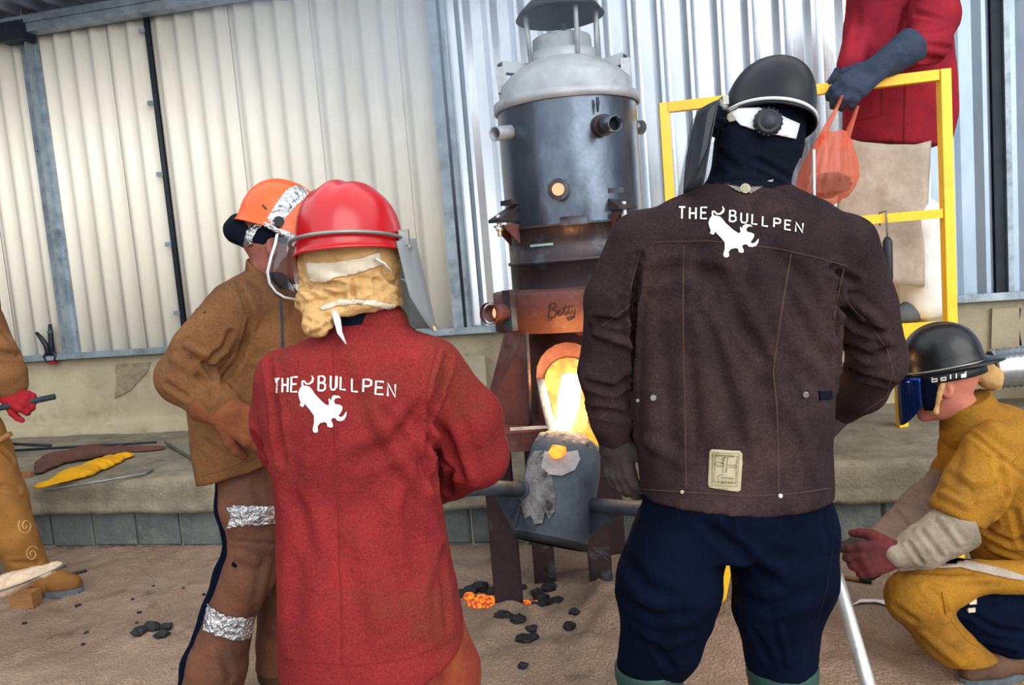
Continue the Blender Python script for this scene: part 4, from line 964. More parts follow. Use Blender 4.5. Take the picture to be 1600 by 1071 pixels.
def band(M4, a, b, z, w, t0, t1, n=28, zf=None, y0=0):
    def fn(s, v):
        t = math.radians(t0+(t1-t0)*s); return M4 @ Vector((a*math.cos(t), y0+b*math.sin(t), z+(v-.5)*w+(zf(t) if zf else 0)))
    return sheet_grid(fn, n, 2)

# ------------------------------------------------------------------ 1 the red coat
D = 1.90; q = lambda x, y, dd=0.0: P(x, y, D+dd)
uL, uR = q(520, 1040)[0], q(668, 1040)[0]
j = dict(neck=q(566, 500), pelvis=q(580, 840), sh_l=q(455, 570), sh_r=q(668, 560), el_l=q(430, 690, .10), el_r=q(742, 705, .08), wr_l=q(590, 770, .34), wr_r=q(668, 772, .30),
         hip_l=q(520, 870), hip_r=q(640, 865), kn_l=(uL, D+.02, .50), kn_r=(uR, D+.02, .5), an_l=(uL, D, .10), an_r=(uR, D, .10), toe_l=(uL-.04, D+.19, .045), toe_r=(uR+.06, D+.18, .045))
Mh = hm(q(546, 398, -.01), -22, 8, -3)
org = G(q(590, 1040)); person('person in a red suede coat and red helmet seen from behind beside the ladle', org, j, Mh, 'knit', face=False, hs=.84)
coat_rows = [(500, 532, 634, .075, .01), (515, 512, 650, .085), (532, 470, 684, .105), (552, 432, 700, .12), (600, 414, 702, .135), (660, 410, 690, .14), (720, 422, 682, .14), (780, 432, 688, .14), (850, 434, 704, .15), (950, 434, 726, .17), (1060, 436, 748, .19)]
cl_r = cp([(672, 580, 1.92, .082), (732, 655, 1.97, .083), (744, 712, 2.0, .083), (706, 742, 2.13, .066), (672, 768, 2.20, .05)], D)
cl_l = cp([(440, 590, 1.92, .064), (428, 655, 1.97, .056), (442, 705, 2.03, .054), (530, 748, 2.2, .05), (590, 768, 2.24, .045)], D)
cr = [([(700, 560), (672, 640), (668, 700), (672, 760)], .012, -.016), ([(672, 650), (700, 690), (720, 745)], .014, -.010), ([(670, 690), (705, 735), (700, 770)], .012, -.010), ([(690, 620), (720, 690), (740, 760)], .015, .006),
      ([(660, 640), (610, 700), (560, 720)], .022, -.009), ([(668, 700), (640, 800), (650, 900)], .02, -.007), ([(600, 640), (660, 760), (690, 850)], .03, .007), ([(420, 560), (432, 640), (440, 720)], .012, -.012),
      ([(520, 540), (522, 700), (530, 860), (535, 1030)], .006, -.003), ([(540, 540), (610, 660)], .025, .005), ([(690, 860), (700, 980)], .014, -.007), ([(450, 700), (470, 850), (460, 1000)], .03, -.006), ([(560, 820), (600, 1000)], .03, .006), ([(400, 680), (420, 720)], .012, -.01)]
cr = [(pl, w*.9, a*1.4) for pl, w, a in cr]+[([(575, 640), (620, 720), (680, 790)], .016, .010), ([(600, 640), (640, 700), (690, 770)], .012, -.009), ([(440, 760), (470, 800), (500, 900)], .02, -.006), ([(690, 840), (660, 930), (670, 1010)], .02, .006)]
coat = garment(coat_rows, D, [cl_r, cl_l], .0085, hemcut([(400, 1030), (437, 1037), (560, 1047), (640, 1036), (700, 1010), (740, 984), (800, 960)], D), k=.03, amp=.004, sc=7, seed=11, cr=cr)
oc = part('coat', coat, 'red_suede'); bt = bvh(coat)
s = MB(); seam(s, bt, [(521, 545), (523, 640), (525, 760), (531, 900), (536, 1040)], .0022); seam(s, bt, [(683, 540), (668, 600), (664, 660)], .0025); seam(s, bt, [(706, 870), (708, 950), (710, 1000)], .002); seam(s, bt, [(442, 1028), (500, 1036), (560, 1040), (640, 1029), (700, 1003), (738, 978)], .0022)
part('seam', s, 'red_seam', oc)
RB = [('T', 130, 182, 160, 308, -.05), ('H', 218, 280, 150, 298, -.05), ('E', 318, 385, 140, 294, -.05), ('B', 612, 685, 128, 282, 0), ('U', 735, 805, 125, 275, .02), ('L', 848, 905, 135, 274, .05), ('L', 975, 1040, 152, 292, .05), ('P', 1098, 1178, 160, 300, .08), ('E', 1228, 1312, 182, 328, .1), ('N', 1358, 1440, 205, 355, .12)]
part('lettering', decal(MB(), bt, wordmark(RB, (410, 570), 6.957, 3.0), 3, .0025), 'white_print', oc)
bf = lambda x, y: (410+(398+(x-465)*520/545)/6.957, 570+(230+(y-400)*510/455)/6.957)
part('bull_emblem', decal(MB(), bt, bull(bf), 3, .0025), 'white_print', oc)
# collar, hood, tie
col = garment([(478, 545, 622, .07, .02), (488, 538, 632, .078, .02), (512, 534, 640, .085, .02)], D, [], .007, None, amp=.002)
part('collar', col, 'red_suede'); 
part('neck_guard', garment([(476, 548, 618, .082, .03), (492, 536, 630, .088, .03), (506, 600, 626, .05, .05)], D, [], .007, amp=.002), 'knit')
hood_cr = [([(465, 478), (500, 470), (560, 455)], .009, -.008), ([(540, 440), (548, 468)], .007, .007), ([(470, 440), (490, 465)], .01, -.006), ([(600, 420), (625, 470)], .01, -.006), ([(480, 500), (510, 510)], .008, -.006), ([(500, 430), (560, 445), (610, 450)], .012, .005), ([(585, 440), (590, 470)], .008, -.005), ([(475, 460), (520, 452)], .008, .006), ([(490, 515), (520, 495)], .008, .006)]
hood_cr = [(pl, w*.75, a*1.3) for pl, w, a in hood_cr]+[([(480, 445), (520, 462), (545, 466)], .006, -.006), ([(552, 440), (550, 470)], .006, -.007), ([(556, 440), (562, 468)], .006, .005), ([(575, 470), (600, 455), (618, 440)], .007, -.006), ([(590, 430), (612, 452), (626, 474)], .006, .005), ([(474, 452), (500, 444), (530, 444)], .006, -.006), ([(500, 385), (540, 392), (580, 386)], .008, -.004), ([(478, 500), (500, 494), (520, 496)], .006, -.006), ([(482, 518), (500, 508), (518, 510)], .006, .006), ([(530, 450), (536, 470)], .005, -.005)]
hood = garment([(345, 478, 612, .105, .01), (385, 470, 621, .118, .01), (420, 470, 623, .115, .01), (440, 474, 622, .105, .01), (462, 464, 628, .105, .0), (478, 466, 630, .10, .0), (486, 474, 612, .09, .0)], D, [cp([(492, 480, D-.06, .030), (494, 512, D-.10, .026)], D), cp([(515, 482, D-.08, .022), (502, 514, D-.11, .020)], D), cp([(548, 478, D-.08, .020), (520, 488, D-.10, .016)], D)], .0048, None, k=.012, n=2.2, amp=.005, sc=26, seed=3, cr=hood_cr, it=1)
oh = part('hood', hood, 'tan_cloth'); hb = bvh(hood)
o = part('neck_tie', decal(MB(), hb, [[(500, 481), (512, 475), (530, 470), (556, 468), (585, 471), (618, 477), (636, 482), (635, 489), (600, 481), (560, 475), (530, 477), (516, 483), (505, 486)]], 4, .004), 'white_band', oh); solid(o, .003, 1)
mb = MB(); t = [q(523, 486, -.115), q(527, 500, -.118), q(531, 520, -.125), q(541, 538, -.125)]; mb.tube(t, [.008, .011, .008, .002], 8, flat=.3); part('tie_end', mb, 'white_plastic', oh)
o = part('head_strap', decal(MB(), hb, [[(479, 410), (500, 411), (530, 409), (560, 404), (592, 394), (595, 414), (575, 421), (540, 431), (505, 440), (486, 440)]], 4, .005), 'white_band', oh); solid(o, .002, 1)
part('strap_loop', MB().tube([q(586, 404, -.10), q(600, 412, -.09), (q(609, 424, -.075))], .006, 8, flat=.4), 'white_plastic', oh)
Mt = hm(q(547, 378, -.01), -22, 6, -3.5)
hel = part('helmet', dome(.116, .142, .134, Mt, brim=.006, ridges=3, brimf=lambda t: .045*max(0, math.sin(t))**3, low=.02), 'red_shell'); solid(smoothmod(hel), .004)
part('visor_wire', ring(Mt, .128, .154, -.006, 165, 378, .0045, lambda t: .006*max(0, -math.sin(t))), 'steelwire', hel)
clip_ = Mt @ Vector((.128, .03, -.006)); part('visor_clip', MB().box(clip_, (.022, .03, .035)).tube([clip_+Vector((0, 0, -.01)), clip_+Vector((.012, 0, -.03))], .008, 8), 'steelwire', hel)
clip_ = Mt @ Vector((-.130, .03, -.008)); part('visor_clip', MB().box(clip_, (.02, .03, .03)), 'steelwire', hel)
Mv = hm(q(547, 386, -.01), -22, -4, -3.5)
vis = part('visor', visor_sheet(Mv, .134, .168, .02, -.005, -.235, -12, 192, .08, rnd=.18), 'visor_dark', hel); solid(vis, .003)
part('loose_strap', MB().tube([q(612, 432, .05), q(632, 438, .05), q(644, 452, .05)], [.006, .006, .003], 8, flat=.4), 'white_plastic', oh)
# legs under the coat
for px, py, w, m in ((515, 1020, .115, 'red_chaps'), (672, 1010, .122, 'red_chaps')):
    u0 = q(px, 1050)[0]
    lg = garment(None, D, [[(np.array([u0*.72+q(585, 1000)[0]*.28, D, .66]), w*.9), (np.array([u0, D+.01, .44]), w), (np.array([u0, D+.0, .16]), w*1.08)]], .010, None, amp=.006, sc=8, seed=int(px), margin=.2, extra=lambda p, d: np.maximum(d, .13-p[:, 2]), cr=[([(px+10, 1045), (px+14, 1070)], .012, -.01)])
    part('trouser_leg', lg, m)
boot('boot', 'boot_brown', j['an_l'], j['toe_l'], top=.2); boot('boot', 'boot_brown', j['an_r'], j['toe_r'], top=.2)
hv = (Vector(P(770, 762, LD-.12))-Vector(HL)).normalized()
glove_on('glove', 'glove_brown', np.array(HL)+np.array([.05, -.06, .035]), np.array(HL)+np.array([.09, .0, .055]), (0, -.4, 1), -1, size=.19, curl=(40, 60, 40))
glove_on('glove', 'glove_brown', np.array(HL)+np.array([-.06, -.07, .035]), np.array(HL)+np.array([-.02, .0, .055]), (0, -.4, 1), 1, size=.19, curl=(40, 60, 40))
# ------------------------------------------------------------------ 2 the dark brown jacket
D = 2.0; q = lambda x, y, dd=0.0: P(x, y, D+dd)
uL, uR = q(1014, 1045)[0], q(1222, 1045)[0]
j = dict(neck=q(1172, 300), pelvis=q(1150, 800), sh_l=q(1010, 370), sh_r=q(1308, 375), el_l=q(950, 570, .05), el_r=q(1368, 560, .05), wr_l=q(960, 695, .09), wr_r=q(1305, 648, .24),
         hip_l=q(1085, 830), hip_r=q(1218, 825), kn_l=(q(1034, 960)[0], D+.03, .52), kn_r=(q(1215, 960)[0], D+.03, .52), an_l=(uL, D, .10), an_r=(uR, D, .10), toe_l=(uL-.06, D+.19, .045), toe_r=(uR+.05, D+.19, .045))
Mh = hm(q(1188, 205, -.02), 22, 14, 12)
org = G(q(1130, 1040)); person('tall person in a dark brown jacket and black helmet seen from behind', org, j, Mh, 'knit', face=False, hs=.84)
rows = [(286, 1108, 1226, .075, .0), (300, 1080, 1248, .09), (316, 1040, 1290, .11), (338, 1002, 1322, .125), (370, 988, 1330, .135), (430, 986, 1318, .14), (500, 992, 1306, .145), (600, 990, 1302, .14), (700, 994, 1298, .14), (790, 998, 1304, .15)]
sl = cp([(1002, 380, 2.0, .086), (960, 470, 2.02, .074), (946, 580, 2.05, .068), (956, 655, 2.08, .056), (963, 692, 2.09, .047)], D)
sr = cp([(1318, 385, 2.0, .086), (1352, 480, 2.02, .076), (1370, 560, 2.05, .074), (1345, 608, 2.15, .064), (1316, 632, 2.22, .056)], D)
cr = [([(1000, 400), (990, 480), (994, 600), (992, 700)], .011, -.020), ([(1312, 430), (1303, 500), (1304, 600)], .012, -.022), ([(1090, 400), (1160, 520), (1200, 620), (1210, 700)], .03, -.010), ([(1180, 400), (1215, 500), (1270, 600)], .03, .007), ([(1080, 470), (1110, 640), (1130, 740)], .03, .007),
      ([(1245, 480), (1290, 560)], .022, -.008), ([(930, 500), (970, 505), (990, 480)], .010, -.010), ([(930, 520), (985, 540)], .012, .008), ([(920, 600), (960, 610), (985, 590)], .012, -.009), ([(920, 640), (975, 650)], .012, -.008), ([(1310, 480), (1340, 510), (1380, 520)], .012, -.012), ([(1320, 540), (1360, 560), (1395, 545)], .012, -.010),
      ([(1330, 470), (1370, 500), (1390, 540)], .014, .008), ([(1310, 570), (1350, 590), (1390, 600)], .010, -.010), ([(1035, 480), (1040, 600), (1050, 740)], .03, -.006), ([(1020, 430), (1060, 420), (1120, 430)], .02, -.006), ([(1300, 420), (1335, 440)], .012, -.008), ([(1010, 690), (1060, 720)], .02, .005), ([(1220, 400), (1260, 440), (1290, 520)], .02, -.006)]
cr = [(pl, w*.85, a*1.7) for pl, w, a in cr]+[([(1095, 470), (1120, 560), (1150, 660), (1165, 720)], .014, -.010), ([(1120, 440), (1150, 520), (1200, 590), (1215, 650)], .014, .010), ([(1160, 500), (1190, 560), (1205, 620)], .014, -.010), ([(1240, 560), (1270, 600), (1295, 620)], .016, -.008), ([(1225, 620), (1255, 680), (1280, 750)], .016, .007), ([(1080, 560), (1085, 660), (1080, 750)], .012, -.006)]
jk = garment(rows, D, [sl, sr], .0085, hemcut([(900, 765), (998, 773), (1080, 778), (1170, 784), (1240, 780), (1303, 770), (1420, 760)], D), k=.022, amp=.004, sc=7, seed=21, cr=cr)
# keep the sleeves below the hem line out of the hem cut: they end above it anyway
oj = part('jacket', jk, 'dark_suede'); bt = bvh(jk)
s = MB()
for pl in ([(1018, 379), (1060, 378), (1110, 377), (1160, 382), (1220, 390), (1280, 404), (1322, 416)], [(1068, 384), (1067, 500), (1070, 640), (1072, 765)], [(1236, 398), (1222, 480), (1208, 580), (1214, 640), (1217, 775)], [(1000, 395), (985, 450), (993, 520)], [(1318, 420), (1308, 470), (1302, 500)], [(940, 510), (975, 485), (992, 470)], [(1320, 470), (1360, 510), (1385, 545), (1395, 580), (1385, 620), (1340, 650)], [(1003, 765), (1080, 770), (1170, 776), (1240, 772), (1298, 763)], [(930, 660), (955, 640), (958, 620)]): seam(s, bt, pl, .0025)
part('seam', s, 'thread', oj)
DB = [('T', 145, 212, 312, 432, .0), ('H', 262, 328, 316, 436, .02), ('E', 382, 446, 314, 432, .0), ('B', 694, 760, 346, 464, .05), ('U', 816, 882, 370, 478, .08), ('L', 936, 992, 386, 494, .1), ('L', 1050, 1110, 408, 516, .12), ('P', 1174, 1240, 428, 532, .14), ('E', 1292, 1354, 448, 556, .14), ('N', 1408, 1484, 472, 584, .15)]
part('lettering', decal(MB(), bt, wordmark(DB, (1040, 280), 6.957, 2.6), 3, .0025), 'white_print', oj)
bf2 = lambda x, y: (1040+x/6.957, 280+y/6.957)
part('bull_emblem', decal(MB(), bt, bull(bf2), 3, .0025), 'white_print', oj)
# winged badge at the collar
wg = []
for sgn in (-1, 1):
    for k_, (y0, l) in enumerate(((-5, 27), (-2, 23), (1, 18), (4, 12))):
        wg.append([(1164+sgn*6, 297+y0*.5), (1164+sgn*l, 297+y0-1+(1.8 if sgn > 0 else -.4)), (1164+sgn*(l-4), 297+y0+1.6+(1.8 if sgn > 0 else -.4)), (1164+sgn*6, 297+y0*.5+2.2)])
ob = part('wing_badge', decal(MB(), bt, wg, 3, .004), 'steelwire', oj)
part('badge_disc', decal(MB(), bt, [arc(1164, 297, 8, 7.5, 0, 345, 15)], 3, .006), 'patch', ob)
part('badge_bar', decal(MB(), bt, [[(1160, 292), (1162.2, 292), (1162.2, 302), (1160, 302)], [(1165.5, 292), (1167.7, 292), (1167.7, 302), (1165.5, 302)]], 3, .008), 'mortar', ob)
op = part('cloth_patch', decal(MB(), bt, [[(1112, 702), (1155, 705), (1160, 709), (1157, 766), (1153, 769), (1108, 762), (1106, 758), (1109, 706)]], 4, .003), 'patch', oj); solid(op, .0015, 1)
ink = []
rect = lambda x0, y0, x1, y1, sk=.05: [(x0, y0), (x1, y0+(x1-x0)*.07), (x1-(y1-y0)*sk, y1+(x1-x0)*.07), (x0-(y1-y0)*sk, y1), (x0, y0)]
for pl in (rect(1115, 706.5, 1153, 757), rect(1118, 710, 1150, 752), rect(1130, 714, 1135, 738), [(1116, 724), (1121, 721.5), (1130, 723), (1130, 727), (1121, 727), (1116, 724)], [(1135, 725), (1147, 727), (1147, 730), (1135, 729)], [(1147, 725), (1150, 729), (1147, 732)], [(1122, 744), (1125, 741), (1130, 742)], [(1122, 744), (1122, 752), (1130, 754)]): ink += stroke(pl, .7)
for x0, y0, n_ in ((1119, 711.5, 9), (1127, 746, 6), (1127, 752, 6)):       # three lines of faded small writing
    for i in range(n_): ink += stroke([(x0+i*3, y0+i*.2), (x0+i*3+1.0, y0-1.6+i*.2), (x0+i*3+1.6, y0+1.4+i*.2), (x0+i*3+2.4, y0-.4+i*.2)], .7)
for i in range(5): ink += stroke([(1128-i*.2, 715+i*2.2), (1130-i*.2, 714+i*2.2)], .7)
o = part('patch_print', decal(MB(), bt, ink, 2.5, .0058), 'ink', op)
for px, py, r, m in ((1021, 622, .0085, 'steelwire'), (1259, 617, .0085, 'steelwire'), (1066, 769, .005, 'patch'), (1219, 775, .006, 'alu'), (997, 626, .005, 'steelwire')):
    h_, n_ = hit(bt, px, py)
    if h_ is not None: part('rivet', MB().tube([h_-n_*.002, h_+n_*.004], [r, r*.8], 12), m, oj)
o = part('waist_tab', decal(MB(), bt, [[(1278, 612), (1298, 611), (1299, 624), (1280, 626)]], 4, .006), 'knit', oj); solid(o, .004, 1)
# left glove
glove_on('glove', 'glove_dark', q(962, 688, .09), q(968, 742, .06), (-.75, -.6, .1), -1, [(q(961, 680, .09), .050), (q(963, 702, .09), .044)], size=.185, curl=(22, 34, 24), fat=1.15)
glove_on('glove', 'glove_dark', np.array(HR)+np.array([.04, -.05, .04]), np.array(HR)+np.array([-.02, .02, .05]), (0, -.3, 1), 1, [(q(1310, 640, .23), .045), (np.array(HR)+np.array([.10, -.07, .05]), .036)], size=.19, curl=(40, 60, 40))
# trousers
tl = cp([(1062, 845, None, .120), (1046, 910, None, .132), (1043, 955, None, .118), (1036, 1000, None, .104), (1018, 1040, None, .082), (1014, 1058, None, .074)], D)
tr_ = cp([(1232, 840, None, .118), (1224, 900, None, .132), (1214, 950, None, .113), (1218, 1000, None, .096), (1221, 1035, None, .082), (1222, 1056, None, .072)], D)
tro = garment([(745, 1010, 1292, .13), (790, 1003, 1302, .135), (830, 996, 1306, .13), (862, 988, 1308, .12)], D, [tl, tr_], .0085, None, k=.018, amp=.010, sc=7, seed=31, it=3,
              cr=[([(975, 870), (1010, 920), (1060, 940)], .02, -.010), ([(970, 935), (1020, 965), (1080, 960)], .016, -.010), ([(990, 980), (1040, 1010), (1080, 1000)], .014, .008), ([(1100, 820), (1140, 850), (1200, 900)], .016, -.010), ([(1180, 870), (1230, 900), (1280, 890)], .02, .009), ([(1150, 930), (1200, 950), (1270, 930)], .018, -.010), ([(1220, 980), (1232, 1040)], .008, .009), ([(1180, 990), (1200, 1030)], .012, -.008), ([(1290, 800), (1300, 870)], .014, -.008), ([(1025, 1010), (1050, 1045)], .012, -.010)])
ot = part('trousers', tro, 'navy'); tb = bvh(tro)
s = MB(); seam(s, tb, [(1150, 792), (1146, 830), (1138, 868)], .002); seam(s, tb, [(1288, 785), (1302, 850), (1292, 920), (1268, 1000)], .002); part('seam', s, 'knit', ot)
for s_, px, w in ((0, 1012, .086), (1, 1222, .088)):
    an, to = (j['an_l'], j['toe_l']) if s_ == 0 else (j['an_r'], j['toe_r'])
    o = boot('rubber_boot', 'boot_green', an, to, r=.060, top=.30); c = np.array(an)
    zt_ = P(px, 1038, D)[2]; 
    part('boot_shaft', MB().lathe([(w*.85, .22), (w, zt_-.07), (w*1.03, zt_-.005), (w*1.03, zt_), (w*.96, zt_), (w*.95, zt_-.05)], 28, (c[0], c[1], 0)), 'boot_green', o)
    part('boot_band', MB().lathe([(w*1.035, zt_-.035), (w*1.05, zt_-.03), (w*1.05, zt_-.005), (w*1.035, zt_-.002)], 28, (c[0], c[1], 0)), 'boot_green', o)
# head
bal = garment([(150, 1150, 1252, .085, -.01), (180, 1134, 1256, .105, -.01), (215, 1121, 1251, .108, -.01), (240, 1117, 1247, .098, -.01), (262, 1114, 1238, .088, -.005), (280, 1108, 1232, .084), (290, 1101, 1230, .086), (303, 1098, 1234, .088)], D, [], .0065, None, amp=.002, sc=14, seed=5, cr=[([(1180, 250), (1215, 268), (1234, 280)], .008, -.005), ([(1190, 262), (1225, 284)], .007, .005), ([(1120, 285), (1180, 283), (1228, 290)], .006, -.005), ([(1125, 240), (1150, 262)], .010, -.004)])
ob = part('balaclava', bal, 'knit'); bb = bvh(bal)
o = part('size_tag', decal(MB(), bb, [[(1198, 282), (1209, 279), (1206, 284)]], 3, .003), 'white_plastic', ob)
Mt = hm(q(1199, 183, -.02), 20, 8, 20)
hel = part('helmet', dome(.099, .126, .144, Mt, brim=.004, ridges=0, ex=2.4, brimf=lambda t: .02*max(0, math.sin(t))**3, low=.012), 'black_shell'); solid(smoothmod(hel), .004)
part('rim_trim', ring(Mt, .1025, .1295, -.013, 0, 360, .0042, n=60), 'white_plastic', hel)
st_ = decal(MB(), bb, [[(1146, 181), (1156, 172), (1185, 170), (1216, 180), (1246, 194), (1240, 217), (1214, 211), (1180, 204), (1158, 197)]], 4, .008)
o = part('head_strap', st_, 'white_plastic', hel); solid(o, .003, 1)
o = part('strap_lug', decal(MB(), bb, [[(1136, 182), (1150, 168), (1166, 163), (1160, 176), (1150, 190), (1142, 192)]], 4, .006), 'white_band', hel); solid(o, .003, 1)
kh, kn = hit(bb, 1198, 193); kn = kn/np.linalg.norm(kn); Rk = Vector((0, 0, 1)).rotation_difference(Vector(kn)).to_matrix()
kp = [(0, .026), (.018, .026), (.020, .023), (.022, .026), (.026, .025), (.031, .020), (.032, .005)]
ok_ = part('ratchet_knob', MB().lathe(kp, 28, kh, Rk), 'black_plastic', hel)
for i in range(18):
    a = 2*math.pi*i/18; c = Vector(kh)+Rk @ Vector((.0315*math.cos(a), .0315*math.sin(a), .014)); 
rg = MB()
for i in range(18):
    a = 2*math.pi*i/18; c0 = Vector(kh)+Rk @ Vector((.0315*math.cos(a), .0315*math.sin(a), .008)); c1 = Vector(kh)+Rk @ Vector((.0305*math.cos(a), .0305*math.sin(a), .020)); rg.tube([c0, c1], .0028, 5)
ok_.data = (lambda m_: m_)(MB().lathe(kp, 28, kh, Rk).add(rg.v, rg.f).mesh('ratchet_knob', ROOT['org'])); ok_.data.materials.append(MT['black_plastic'])
Mv = hm(q(1192, 184, -.02), 24, 4, 14)
vis = part('visor', visor_sheet(Mv, .150, .20, .0, -.01, -.21, -4, 184, .10, rnd=.12), 'visor', hel); solid(vis, .003)
part('visor_edge', MB().tube([Mv @ Vector((.150*math.cos(math.radians(-4))*(1+.1*v), .20*math.sin(math.radians(-4))*(1+.1*v), -.01-.20*.62*v)) for v in (.3, .6, 1, 1.5)], .004, 6), 'white_plastic', hel)
sp = visor_sheet(Mv, .149, .199, .0, .0, -.208, 158, 186, .10, rnd=.12); o = part('side_shield', sp, 'black_plastic', hel); solid(o, .003)
for sx in (-1, 1):
    c = Mt @ Vector((.111*sx, .02, -.004)); part('visor_clip', MB().tube([c-Vector((.006*sx, 0, 0)), c+Vector((.012*sx, 0, 0))], .018, 12).box(c+Vector((0, 0, .012)), (.014, .04, .02)), 'steelwire', hel)
part('ear_cover', MB().lump(q(1124, 190, -.02), .036, 4, (.8, 1, 1.1), 3), 'knit', hel)
part('chin_strap', MB().tube([q(1250, 205, 0), q(1253, 225, .0), q(1248, 245, .02)], .008, 8), 'knit', hel)
# ------------------------------------------------------------------ 3 the brown jacket with the orange helmet, turned to the furnace
D = 2.6; q = lambda x, y, dd=0.0: P(x, y, D+dd)
g_ = lambda x, y, dd, z: np.array([*q(x, y, dd)[:2], z])
j = dict(neck=q(412, 418), pelvis=q(400, 720), sh_l=q(420, 465, .12), sh_r=q(395, 480, -.08), el_l=q(400, 590, .25), el_r=q(292, 590, -.17), wr_l=q(470, 650, .12), wr_r=q(345, 640, -.23),
         hip_l=q(408, 740, .09), hip_r=q(394, 735, -.03), kn_l=q(445, 890, .10), kn_r=q(397, 860, -.09), an_l=g_(440, 1120, .14, .10), an_r=g_(335, 1110, -.08, .10), toe_l=g_(500, 1120, .10, .045), toe_r=g_(395, 1120, -.14, .045))
Mh = hm(q(431, 384), -72, 10, 0)
org = G(q(370, 1050)); person('person in a brown jacket and orange helmet with foil bands on one leg', org, j, Mh, 'ruddy', h=.0062)
rows = [(412, 396, 440, .055), (424, 384, 450, .075), (438, 358, 462, .11), (470, 338, 474, .15), (520, 330, 482, .17), (570, 322, 484, .175), (630, 300, 480, .175), (690, 304, 470, .175), (760, 318, 462, .175)]
sr = cp([(370, 482, 2.46, .088), (312, 545, 2.42, .082), (290, 590, 2.41, .085), (325, 622, 2.39, .066), (343, 634, 2.37, .056)], D)
sl_ = cp([(420, 470, 2.75, .09), (402, 590, 2.86, .08), (470, 645, 2.74, .06)], D)
cr = [([(372, 440), (392, 500), (375, 560), (345, 600)], .010, -.014), ([(330, 560), (350, 545), (360, 520)], .010, -.010), ([(300, 560), (330, 575), (335, 590)], .010, -.010), ([(310, 590), (330, 605)], .009, -.010), ([(290, 540), (325, 555)], .010, .009), ([(320, 570), (335, 600), (330, 625)], .009, -.009), ([(270, 560), (300, 580)], .012, .006), ([(400, 560), (380, 640), (400, 700)], .02, -.009), ([(320, 690), (360, 720)], .014, -.008), ([(260, 600), (290, 620)], .01, -.007), ([(390, 470), (410, 540)], .02, .006), ([(350, 660), (390, 700), (430, 690)], .014, -.008)]
slope_cut = lambda a, b: (lambda p: (p-np.array(a, np.float32))@((lambda n_: (n_/np.linalg.norm(n_)*(1 if n_[2] > 0 else -1)).astype(np.float32))(np.array([-(b[2]-a[2]), 0, b[0]-a[0]]))))
KC = slope_cut(q(388, 401), q(440, 446))
jk = garment(rows, D, [sr, sl_], .0075, (lambda p, hc_=hemcut([(280, 752), (318, 750), (345, 742), (375, 731), (430, 714), (500, 700)], D): np.maximum(hc_(p), KC(p))), k=.02, amp=.004, sc=9, seed=41, cr=cr)
oj = part('jacket', jk, 'tan_suede'); bt = bvh(jk)
s = MB(); seam(s, bt, [(352, 438), (372, 455), (380, 490), (372, 530), (358, 560)], .0024); seam(s, bt, [(318, 744), (345, 736), (375, 725), (400, 716)], .002); seam(s, bt, [(384, 416), (400, 425), (432, 440)], .0022); part('seam', s, 'tan_seam', oj)
z_ = MB(); seam(z_, bt, [(438, 470), (440, 500), (441, 535), (441, 580)], .005); part('zip', z_, 'dark_gap', oj)
for px, py in ((307, 484), (320, 488)):
    h_, n_ = hit(bt, px, py); part('burn_hole', MB().tube([h_-n_*.003, h_+n_*.0015], .0045, 8), 'coal', oj)
colr = garment([(386, 390, 440, .07), (400, 388, 448, .076), (440, 384, 462, .085)], D, [], .006, KC, amp=.002); part('collar', colr, 'tan_suede')
part('scarf', garment([(424, 408, 452, .055), (440, 402, 456, .065), (450, 402, 456, .065)], D, [], .007, amp=.003), 'knit')
glove_on('glove', 'glove_brown', q(352, 643, -.245), q(402, 672, -.25), (.15, -1, .25), 1, [(q(318, 628, -.22), .062), (q(356, 646, -.245), .042)], size=.2, curl=(25, 40, 30), fat=1.2)
glove_on('glove', 'glove_brown', q(468, 650, .10), q(440, 690, .02), (.3, .6, .3), -1, [(q(475, 640, .12), .052), (q(468, 652, .10), .042)], size=.19)
leg = cp([(388, 735, 2.56, .099), (389, 790, 2.51, .089), (396, 850, 2.5, .077), (388, 900, 2.49, .083), (360, 960, 2.49, .073), (340, 1040, 2.5, .092), (330, 1090, 2.51, .098)], D)
def legcut(p, d): return np.maximum(d, .07-p[:, 2])
lg = garment(None, D, [leg], .0075, None, extra=legcut, amp=.004, sc=10, seed=51, cr=[([(360, 845), (395, 848), (432, 850)], .006, -.006), ([(372, 870), (400, 880)], .014, .006), ([(420, 880), (405, 950)], .014, .008), ([(340, 1000), (360, 1060)], .014, -.007), ([(400, 760), (410, 790)], .014, -.006)])
ol = part('leather_chap', lg, 'chap_brown'); lb_ = bvh(lg)
part('leather_chap', garment(None, D, [cp([(420, 730, 2.7, .108), (440, 880, 2.72, .085), (440, 1000, 2.74, .085), (440, 1090, 2.75, .095)], D)], .010, None, extra=legcut, amp=.004, sc=9), 'chap_brown')
part('jeans_leg', garment(None, D, [cp([(378, 740, 2.62, .084), (378, 790, 2.56, .086), (386, 850, 2.56, .072), (371, 905, 2.55, .078), (347, 960, 2.55, .068), (326, 1040, 2.56, .084), (320, 1085, 2.57, .090)], D)], .0085, None, extra=legcut, amp=.004, sc=10), 'navy')
for pl, nm in (([(357, 794), (370, 790), (400, 792), (431, 791), (433, 818), (405, 820), (380, 819), (356, 826), (362, 810)], 'foil_band'), ([(327, 946), (345, 958), (370, 965), (394, 964), (392, 985), (388, 997), (366, 1001), (342, 992), (320, 985)], 'foil_band')):
    VV = decal(MB(), lb_, [pl], 3.2, .007); rg_ = np.random.default_rng(4); VV.v = [tuple(np.array(v)+rg_.normal(0, .0016, 3)) for v in VV.v]; VV.sm = [False]*len(VV.sm)
    o = part(nm, VV, 'foil', ol); solid(o, .003, 1)
